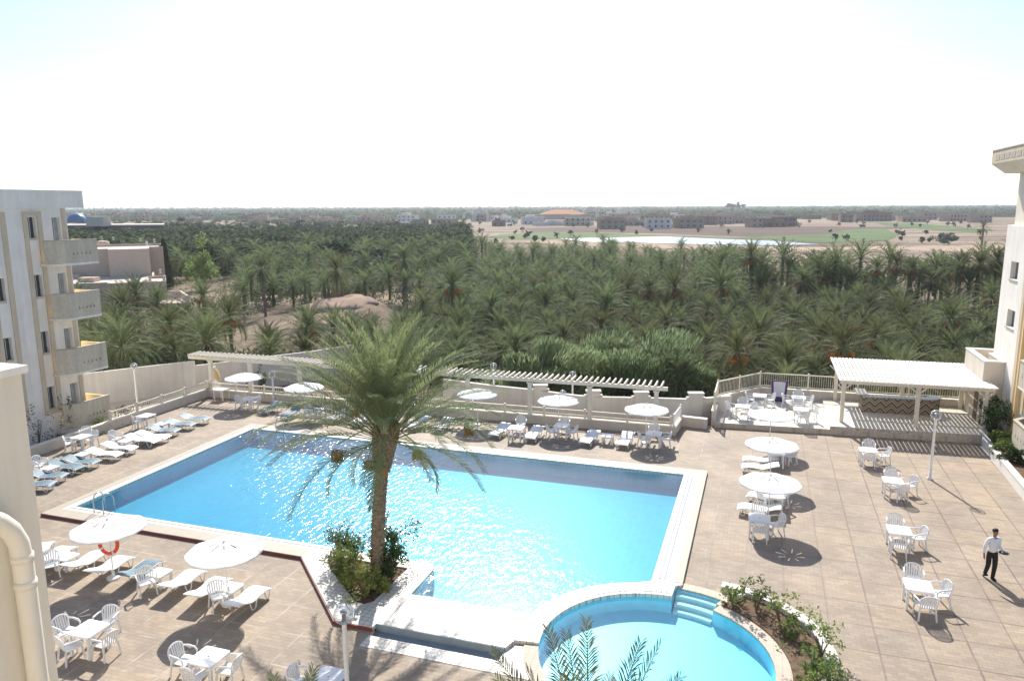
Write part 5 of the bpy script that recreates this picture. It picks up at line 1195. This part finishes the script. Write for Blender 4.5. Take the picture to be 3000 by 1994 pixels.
# ------------------------------------------------------------------ reed fence along the park path
t = thing('reed_fence', 'brown palm frond fence winding past the earth mound', 'fence')
rng = random.Random(4)
P = [at(px, py, -3.2) for px, py in ((950, 893), (990, 872), (1040, 850), (1090, 834), (1170, 812), (1240, 804), (1310, 798), (1400, 790), (1470, 786))]
m = MB()
for a, b in zip(P[:-1], P[1:]):
    n_ = int((b - a).length / .35) + 1
    for i in range(n_):
        q = a.lerp(b, i / n_); z = terr(q.x, q.y); h_ = rng.uniform(1.9, 2.6); dx = (b - a).normalized() * .2
        m.add([(q.x - dx.x, q.y - dx.y, z), (q.x + dx.x, q.y + dx.y, z), (q.x + dx.x * .8, q.y + dx.y * .8, z + h_), (q.x - dx.x * .6, q.y - dx.y * .6, z + h_ * .96)], [(0, 1, 2, 3)])
m.build('reed_panel', 'reed', t)
m = MB()
for q in P: m.tube([(q.x, q.y, terr(q.x, q.y)), (q.x, q.y, terr(q.x, q.y) + 2.4)], .08, 6)
m.build('fence_posts', 'bark', t)
rng = random.Random(31)
for i, (px, py, s_z) in enumerate(((940, 880, 2.2), (990, 905, 2.8), (1035, 890, 2.4), (960, 940, 3.0), (1010, 960, 2.4), (1075, 880, 1.8))):
    p = at(px, py, -1.5); mb = MB(); mb.sphere((0, 0, 0), 1, 18, sz=.6); mb.v = [tuple(Vector(q) * (1 + .35 * mnoise.noise(Vector(q) * 1.7 + Vector((i, 0, 0))))) for q in mb.v]
    o = mb.build('rock', 'rock', smooth=True, loc=(p.x, p.y, terr(p.x, p.y) - .2)); o.scale = (s_z * 1.4, s_z * 1.5, s_z * .75); tag(o, ['earth lump at the fence end', 'brown lump on the mound crest', 'right shoulder of the earth mound', 'pale lump low on the mound', 'lowest lump of the mound behind the palms', 'small lump right of the mound'][i], 'rock', 'lumps of the earth mound')
# low walls in the grove
for i, (pa, pb, lab) in enumerate((((2560, 882), (2680, 905), 'low grey wall among the palms below the tall row'), ((2680, 905), (2800, 920), 'dark continuation of the low wall toward the right'))):
    a = at(*pa, -3.5); b = at(*pb, -3.5); t = thing('garden_wall', lab, 'wall'); m = MB(); m.bar((a.x, a.y, -3.4), (b.x, b.y, -3.4), .4, 1.6); m.build('wall_body', 'greywall', t)
# ------------------------------------------------------------------ villas and town
MT['villa'] = mat('villa_render', (.60, .47, .36), .9, .1, var=.05)
MT['roofw'] = mat('villa_roof', (.66, .58, .48), .9, .1, var=.05)
def house(name, label, P, z0, z1, mw, mr, par=.5, wins=(), cat='house', group=None, urn=True, winh=1.0):
    t = thing(name, label, cat, (0, 0, 0), 0, group)
    pts = [(p[0], p[1]) for p in P]; c = Vector((sum(p[0] for p in pts) / len(pts), sum(p[1] for p in pts) / len(pts)))
    n_ = len(pts); inn = []
    for i in range(n_):
        p0, p1, p2 = Vector(pts[i - 1]), Vector(pts[i]), Vector(pts[(i + 1) % n_]); e1 = (p1 - p0).normalized(); e2 = (p2 - p1).normalized()
        q = p1 + (Vector((-e1.y, e1.x)) + Vector((-e2.y, e2.x))) * .35; inn.append((q.x, q.y))
    MB().slab(pts, [], z0, z1).build('wall', mw, t)
    MB().slab(inn, [], z1, z1 + .02).build('roof', mr, t)
    MB().slab(pts, [inn], z1 + .0, z1 + par).build('parapet', mw, t)
    return t
def pixpoly(L, z): return [at(px, py, z) for px, py in L]
def along(c, L):      # (right, depth) offsets measured square to the line of sight of the house corner
    d = Vector((c.x, c.y)).normalized(); r = Vector((d.y, -d.x)); return [tuple(Vector((c.x, c.y)) + r * p + d * q) for p, q in L]
c0 = at(487, 823, -.1)
t = house('villa', 'flat roofed tan villa right behind the left balconies', along(c0, [(-45, 2), (-9, 2), (-9, 0), (0, 0), (0, 12), (-2, 12), (-2, 21), (-45, 21)]), -4.2, -.6, 'villa', 'roofw')
for px, py in ((303, 787), (418, 793), (470, 800), (440, 822), (482, 820), (400, 830)):
    p = at(px, py, 0); MB().lathe([(.001, -.1), (.28, -.1), (.3, .1), (.12, .25), (.3, .5), (.22, .72), (.001, .8)], 8, c=(p.x, p.y, 0)).build('roof_urn', 'roofw', t)
for px, py in ((262, 822), (218, 812)):
    p = at(px, py, -.4); MB().box(p.x - 1.4, p.x + 1.4, p.y - 1, p.y + 1, -.59, .2).build('roof_hatch', 'villa', t)
c0 = at(437, 728, 4.6)
t = house('villa', 'taller flat roofed tan villa behind the first one', along(c0, [(-40, 3), (-7, 3), (-7, 0), (0, 0), (0, 7), (2.5, 7), (2.5, 22), (-40, 22)]), -4.2, 4.1, 'villa', 'roofw')
for px, py in ((298, 700), (332, 702), (412, 705), (452, 708), (430, 716)):
    p = at(px, py, 4.7); MB().lathe([(.001, -.1), (.28, -.1), (.3, .1), (.12, .25), (.3, .5), (.22, .72), (.001, .8)], 8, c=(p.x, p.y, 4.6)).build('roof_urn', 'roofw', t)
p = at(300, 714, 4.5); MB().lathe([(.001, 0), (1.4, 0), (1.4, .6), (1.2, .9), (.001, 1.1)], 14, c=(p.x, p.y, 4.13)).build('roof_drum', 'villa', t)
# balustraded balcony of the villa
t = thing('garden_balcony', 'small cream balustraded balcony below the villa corner', 'balcony')
a, b, c_ = at(490, 855, -1.5), at(528, 853, -1.5), at(550, 868, -1.7)
m = MB(); 
for q0, q1_ in ((a, b), (b, c_)):
    m.bar(q0, q1_, .3, .25); 
m.build('handrail', 'roofw', t)
m = MB()
for q0, q1_ in ((a, b), (b, c_)):
    for i in range(9): q = q0.lerp(q1_, i / 8); m.lathe([(.1, -1.1), (.16, -.8), (.07, -.4), (.12, 0)], 6, c=(q.x, q.y, q.z))
m.build('balusters', 'roofw', t)
m = MB(); m.slab([(a.x, a.y), (b.x, b.y), (c_.x, c_.y), (a.x, a.y - 6)], [], -4.2, -2.7); m.build('base', 'villa', t)
# long hotel with blue dome
t = thing('long_hotel', 'long low brown hotel with a blue dome behind the balconies', 'building')
P = pixpoly([(150, 663), (482, 661), (480, 656), (150, 657)], 4.5); dp = Vector((P[1].x, P[1].y, 0)).normalized() * 22; P[2] = P[1] + dp; P[3] = P[0] + dp
MT['hotelbrown'] = mat('brown_hotel_render', (.20, .135, .10), .9, .1)
MB().slab([(p.x, p.y) for p in P], [], -4.5, 4.5).build('wall', 'hotelbrown', t)
MB().slab([(p.x, p.y) for p in P], [], 4.52, 5.0).build('roof', 'roofw', t)
for k in range(16):
    q = P[0].lerp(P[1], (k + .5) / 16); MB().box(q.x - 1.3, q.x + 1.3, q.y - .25, q.y + .1, -.5, 2.2).build('window', 'glass', t)
q = at(196, 650, 5.5); MT['dome'] = mat('blue_dome', (.10, .20, .33), .3, .6)
MB().lathe([(4.6 * cos(a), 4.6 * sin(a)) for a in [i * pi / 18 for i in range(9)]] + [(.001, 4.6)], 24, c=(q.x, q.y + 8, 5.0)).build('dome', 'dome', t, True)
q = at(285, 652, 6.0); MB().box(q.x - 3.5, q.x + 3.5, q.y - 2, q.y + 4, 4.5, 8.5).build('roof_pavilion', 'roofw', t)
# town
rng = random.Random(21)
tcols = {'cream': (.50, .42, .32), 'tan': (.36, .265, .19), 'brick': (.24, .155, .115), 'pink': (.43, .30, .235), 'white': (.66, .62, .56)}
for k_, c_ in tcols.items(): MT['t_' + k_] = mat('town_' + k_, c_, .9, .1, var=.12, scale=.1)
def block(px, pyb, w, d, h, key, label, group='flat roofed town houses', z=-4.0, floors=None, box2=True, winrows=2):
    p = at(px, pyb, z); t = thing('town_house', label, 'house', (p.x, p.y, z - .3), rng.uniform(-.35, .35), group)
    mm = MB(); mm.slab([(-w / 2, -d / 2), (w / 2, -d / 2), (w / 2, d / 2), (-w / 2, d / 2)], [], 0, h)
    if box2: mm.box(-w * .3, w * .1, -d * .2, d * .3, h, h + 2.6)
    b = mm.build('wall', 't_' + key, t)
    MB().slab([(-w / 2 - .1, -d / 2 - .1), (w / 2 + .1, -d / 2 - .1), (w / 2 + .1, d / 2 + .1), (-w / 2 - .1, d / 2 + .1)], [[(-w / 2 + .4, -d / 2 + .4), (w / 2 - .4, -d / 2 + .4), (w / 2 - .4, d / 2 - .4), (-w / 2 + .4, d / 2 - .4)]], h + .0, h + .8).build('parapet', 't_' + ('white' if key == 'cream' else key), t)
    nw = max(2, int(w / 4)); mm = MB()
    for r in range(winrows):
        for i in range(nw):
            x = -w / 2 + w * (i + .5) / nw; zz = 1.2 + r * 3.1
            if zz + 1.5 < h: MB().box(x - .7, x + .7, -d / 2 - .12, -d / 2 + .05, zz, zz + 1.6).build('window', 'glass', b)
    return t
for k in range(130):
    px = rng.uniform(230, 2330); 
    lo = 672 - abs(px - 1700) * .008 if px > 1000 else 660
    py = rng.uniform(632, lo) 
    if px < 700: py = rng.uniform(634, 650)
    key = rng.choice(['cream', 'tan', 'pink', 'tan', 'white', 'brick', 'pink'] if px < 2000 else ['brick', 'tan', 'pink', 'brick'])
    block(px, py, rng.uniform(8, 22), rng.uniform(9, 14), rng.choice([3.5, 4, 6.2, 6.5]), key, 'small %s flat roofed house in the far town' % {'cream': 'cream', 'tan': 'tan', 'pink': 'pinkish', 'white': 'white', 'brick': 'brick red'}[key], group='small %s town houses' % key, box2=rng.random() < .4)
for k in range(20):
    px = rng.uniform(2330, 2900); py = rng.uniform(636, 652)
    block(px, py, rng.uniform(9, 22), 12, rng.choice([4, 6.5]), rng.choice(['brick', 'brick', 'tan', 'pink']), 'reddish unfinished block at the right end of the town', group='reddish blocks at the right end of the town', box2=False)
for px, py, w, h, key, lab in ((1925, 652, 42, 9, 'tan', 'long brown complex in the centre of the town'), (1560, 657, 26, 8, 'white', 'white two storey house at the left edge of the brown field'), (1830, 640, 26, 15, 'white', 'tall white building with stepped roof in the town'), (1720, 640, 30, 8, 'cream', 'cream hall in front of the orange roof'), (2130, 655, 46, 7, 'tan', 'long tan shed right of the town centre'), (1950, 660, 60, 3, 'white', 'long low white wall house at the field edge'), (1650, 660, 70, 3, 'white', 'long white flat shed at the field edge'), (2560, 648, 40, 11, 'brick', 'large brick red block with dark upper floor')):
    block(px, py, w * .7, 12, h * .72, key, lab, group=None)
p = at(1648, 648, -4); t = thing('orange_hall', 'town hall building with a broad orange roof', 'building', (p.x, p.y, -4)); MB().box(-22, 22, -8, 8, 0, 7).build('wall', 't_cream', t)
MT['orange'] = mat('orange_roof', (.60, .22, .10), .8); MB().add([(-23, -9, 7), (23, -9, 7), (23, 9, 7), (-23, 9, 7), (-10, 0, 11.5), (10, 0, 11.5)], [(0, 1, 5, 4), (1, 2, 5), (2, 3, 4, 5), (3, 0, 4)]).build('roof', 'orange', t)
for px, py, r, lab in ((1730, 634, 9, 'white arched gate hall left of the tall white building'), (1410, 640, 8, 'round white arch in the left part of the town'), (1372, 640, 6, 'smaller round white arch beside the first')):
    p = at(px, py + 9, -4); t = thing('arch_building', lab, 'building', (p.x, p.y, -4)); m = MB()
    o_ = [(-r, 0)] + [(-r * cos(a), 5 + r * sin(a)) for a in [i * pi / 16 for i in range(17)]] + [(r, 0)]; i_ = [(r * .62, .2)] + [(r * .62 * cos(a), 5 + r * .62 * sin(a)) for a in [i * pi / 16 for i in range(17)]] + [(-r * .62, .2)]
    m.slab(o_, [i_], -2, 2, fn=lambda a, b, d: (a, d, b)); m.build('arch', 't_white', t)
for k in range(110):      # scattered town and field trees
    px = rng.uniform(1200, 2900); py = rng.choice([rng.uniform(650, 668), rng.uniform(676, 712)]); p = at(px, py, -3.8)
    if 1640 < px < 2400 and 694 < py < 720: continue
    s_z = rng.uniform(.9, 2.2); t = thing('field_tree', 'small dark tree dotted on the ground round the lake' if py > 672 else 'small dark tree between the town and the brown field', 'tree', (p.x, p.y, -4), 0, 'small trees round the lake' if py > 672 else 'small trees at the field edge')
    mb = MB(); leafcloud(mb, rng, (0, 0, s_z), s_z * .8, s_z * .8, s_z * .7, 130, .9); mb.build('crown', 'bush', t); MB().tube([(0, 0, 0), (0, 0, s_z)], [.2, .12], 6).build('trunk', 'bark', t)
# two big dark trees on the skyline
for px, lab in ((2132, 'left of the two dark trees on the skyline'), (2158, 'right and taller of the two dark trees on the skyline')):
    Y = 1500; x = (px - 1500) / F * Y; t = thing('skyline_tree', lab, 'tree', (x, Y, -4)); mb = MB(); leafcloud(mb, rng, (0, 0, 13), 9, 7, 5 if px < 2140 else 7, 700, 3); mb.build('crown', 'bush', t); MB().tube([(0, 0, 0), (0, 0, 14)], [.9, .5], 6).build('trunk', 'bark', t)
# ------------------------------------------------------------------ person
def skin_mesh(name, nodes, edges, mat_, parent, sub=2, root=0):
    me = bpy.data.meshes.new(name); me.from_pydata([n[0] for n in nodes], edges, []); o = bpy.data.objects.new(name, me); COL.objects.link(o)
    o.modifiers.new('s', 'SKIN'); sv = me.skin_vertices[0].data
    for i, n in enumerate(nodes):
        r = n[1]; sv[i].radius = r if isinstance(r, tuple) else (r, r); sv[i].use_root = (i == root)
    md = o.modifiers.new('d', 'SUBSURF'); md.levels = sub; md.render_levels = sub
    dg = bpy.context.evaluated_depsgraph_get(); dg.update(); ne = bpy.data.meshes.new_from_object(o.evaluated_get(dg))
    ne.materials.clear(); ne.materials.append(MT[mat_]); ne.polygons.foreach_set('use_smooth', [True] * len(ne.polygons)); ne.name = name
    bpy.data.objects.remove(o); o = bpy.data.objects.new(name, ne); COL.objects.link(o); o.parent = parent; return o
p = at(2899, 1694)
P_ = thing('person', 'waiter in white shirt, black bow tie and black trousers walking with a small tray', 'person', (p.x, p.y, 0), .12)
# x right in picture, -y towards the viewer
pel = (0, 0, .95)
nodes = [(pel, (.13, .10)), ((0, 0, 1.08), (.125, .09)), ((0, -.01, 1.25), (.15, .10)), ((0, -.01, 1.40), (.15, .095)), ((0, 0, 1.50), (.06, .055)), ((0, -.02, 1.57), (.05, .055)),       # 0-5 trunk, neck
         ((0, -.035, 1.63), (.068, .082)), ((0, -.03, 1.71), (.075, .09)), ((0, -.02, 1.775), (.05, .06)),                                                              # 6-8 head
         ((-.19, 0, 1.42), .055), ((-.29, .02, 1.17), .042), ((-.35, -.05, .95), .028), ((-.355, -.065, .90), (.035, .02)), ((-.36, -.075, .86), (.03, .016)),                 # 9-13 right arm
         ((.19, 0, 1.42), .055), ((.24, .03, 1.14), .042), ((.20, -.20, 1.06), .030), ((.19, -.26, 1.06), (.035, .02)), ((.185, -.30, 1.06), (.03, .016)),                     # 14-18 left arm
         ((-.09, .03, .88), .085), ((-.09, .03, .50), .055), ((-.085, .13, .14), .035), ((-.085, .14, .07), .035),                                                         # 19-22 rear leg
         ((.09, -.03, .88), .085), ((.07, -.08, .50), .058), ((.045, -.06, .10), .036), ((.045, -.06, .05), .036)]
edges = [(0, 1), (1, 2), (2, 3), (3, 4), (4, 5), (5, 6), (6, 7), (7, 8), (3, 9), (9, 10), (10, 11), (11, 12), (12, 13), (3, 14), (14, 15), (15, 16), (16, 17), (17, 18), (0, 19), (19, 20), (20, 21), (21, 22), (0, 23), (23, 24), (24, 25), (25, 26)]
# fingers
def fingers(bi, base, dirv, side, n0):
    b = Vector(base); d = Vector(dirv).normalized(); s = Vector(side).normalized(); k = len(nodes)
    for i, (off, ln) in enumerate(((-.026, .07), (-.009, .08), (.009, .075), (.026, .058))):
        a = b + s * off + d * .01; q = a + d * ln * .55; r = q + (d * .7 + Vector((0, -.5, -.1))).normalized() * ln * .45
        kk = len(nodes); nodes.extend([(tuple(a), .009), (tuple(q), .0085), (tuple(r), .007)]); edges.extend([(bi, kk), (kk, kk + 1), (kk + 1, kk + 2)])
    kk = len(nodes); a = b - s * .035 - d * .03; q = a - s * .02 + d * .035; nodes.extend([(tuple(a), .011), (tuple(q), .009)]); edges.extend([(bi - 1, kk), (kk, kk + 1)])
fingers(13, (-.36, -.075, .86), (-.02, -.15, -1), (0, 1, 0), 0)
fingers(18, (.185, -.30, 1.06), (0, -1, 0), (1, 0, 0), 0)
body = skin_mesh('body', nodes, edges, 'skin', P_, 2)
nose = MB(); nose.add([(-.012, -.118, 1.665), (.012, -.118, 1.665), (0, -.140, 1.655), (0, -.118, 1.71), (0, -.118, 1.65)], [(0, 2, 3), (2, 1, 3), (0, 4, 2), (4, 1, 2)]); nose.build('nose', 'skin', body)
for s in (-1, 1):
    MB().sphere((s * .028, -.112, 1.70), .010, 8).build('eye', 'hair', body, True); MB().sphere((s * .078, -.025, 1.68), .02, 8, sz=1.4).build('ear', 'skin', body, True)
MB().box(-.022, .022, -.118, -.108, 1.622, 1.628).build('mouth', 'flower', body)
hr = MB(); hr.sphere((0, -.015, 1.745), .092, 16, sz=.85); hr.v = [(x, y * 1.05 + (.012 if z < 1.74 else 0), max(z, 1.715 if y < -.05 else 1.64)) for x, y, z in hr.v]; hr.build('hair', 'hair', P_, True)
sn = [((0, 0, .90), (.15, .12)), ((0, 0, 1.06), (.15, .125)), ((0, -.01, 1.25), (.172, .14)), ((0, -.01, 1.42), (.168, .14)), ((0, -.01, 1.54), (.08, .08)), ((-.19, 0, 1.42), .07), ((-.29, .02, 1.17), .06), ((-.345, -.045, .97), .042), ((.19, 0, 1.42), .07), ((.24, .03, 1.14), .062), ((.205, -.185, 1.062), .042)]
skin_mesh('shirt', sn, [(0, 1), (1, 2), (2, 3), (3, 4), (3, 5), (5, 6), (6, 7), (3, 8), (8, 9), (9, 10)], 'shirt', P_, 2)
tn = [((0, 0, 1.06), (.146, .116)), ((0, 0, .92), (.14, .115)), ((-.09, .03, .86), .10), ((-.09, .02, .50), .078), ((-.087, .12, .16), .062), ((-.087, .13, .11), .062), ((.09, -.03, .86), .10), ((.07, -.08, .50), .08), ((.045, -.07, .12), .065), ((.045, -.07, .07), .065)]
skin_mesh('trousers', tn, [(0, 1), (1, 2), (2, 3), (3, 4), (4, 5), (1, 6), (6, 7), (7, 8), (8, 9)], 'trousers', P_, 2)
for x, y, z, pitch in ((.045, -.11, .045, 0), (-.087, .10, .085, .5)):
    m = MB(); m.sphere((0, 0, 0), 1, 14, sz=1); m.v = [(q[0] * .048, q[1] * .14, max(-.03, q[2] * .05)) for q in m.v]; o = m.build('shoe', 'hair', P_, True, loc=(x, y, z)); o.rotation_euler = (-pitch, 0, 0); o.location = (x, y, z)
m = MB(); m.add([(0, -.085, 1.49), (-.05, -.09, 1.515), (-.05, -.09, 1.465), (.05, -.09, 1.515), (.05, -.09, 1.465)], [(0, 1, 2), (0, 4, 3)]); m.tube([(-.01, -.09, 1.49), (.01, -.09, 1.49)], .012, 6); m.build('bow_tie', 'hair', P_)
tr = Matrix.Translation(P_.location) @ Matrix.Rotation(.12, 4, 'Z') @ Vector((.13, -.33, 1.075))
t = thing('serving_tray', 'small dark tray with cups carried by the waiter', 'tray', tr)
MB().lathe([(.001, 0), (.15, 0), (.16, .015), (.15, .012), (.001, .008)], 20).build('plate', 'hair', t)
for x, y in ((-.06, 0), (.07, .03)): MB().lathe([(.001, .01), (.025, .01), (.035, .06), (.03, .06), (.001, .02)], 10, c=(x, y, 0)).build('cup', 'white_plastic', t)
# ------------------------------------------------------------------ sky, sun, air
SE = radians(40)
w = bpy.data.worlds.new('World'); S.world = w; w.use_nodes = True; nt = w.node_tree; nt.nodes.clear()
sk = nt.nodes.new('ShaderNodeTexSky'); sk.sky_type = 'NISHITA'; sk.sun_disc = False; sk.sun_elevation = SE; sk.sun_rotation = 0; sk.air_density = .8; sk.dust_density = 1.3; sk.ozone_density = 3.0; sk.altitude = 200
bg = nt.nodes.new('ShaderNodeBackground'); bg.inputs[1].default_value = .135; ou = nt.nodes.new('ShaderNodeOutputWorld')
nt.links.new(sk.outputs[0], bg.inputs[0]); nt.links.new(bg.outputs[0], ou.inputs[0])
sl = bpy.data.lights.new('sun', 'SUN'); sl.energy = 5.0; sl.angle = radians(.53); sl.color = (1, .95, .87); so = bpy.data.objects.new('sun', sl); COL.objects.link(so); so.rotation_euler = (-(pi / 2 - SE), 0, 0); so.location = (0, 40, 60)
hz_ = MB(); hz_.box(-30000, 30000, -45, 28000, -8, 26); o = hz_.build('haze', 'sand'); o.data.materials.clear()
hm, nt, n, l = newmat('haze'); ou = n.new('ShaderNodeOutputMaterial'); pv = n.new('ShaderNodeVolumePrincipled'); pv.inputs['Density'].default_value = .00015; pv.inputs['Anisotropy'].default_value = .45; pv.inputs['Color'].default_value = (.90, .95, 1, 1); l.new(pv.outputs[0], ou.inputs['Volume'])
o.data.materials.append(hm); tag(o, 'thin desert haze', kind='stuff')
S.view_settings.view_transform = 'Standard'; S.view_settings.look = 'None'; S.view_settings.exposure = .52; S.view_settings.gamma = 1
S.cycles.max_bounces = 6; S.cycles.transparent_max_bounces = 12; S.cycles.volume_bounces = 0; S.cycles.sample_clamp_indirect = 6
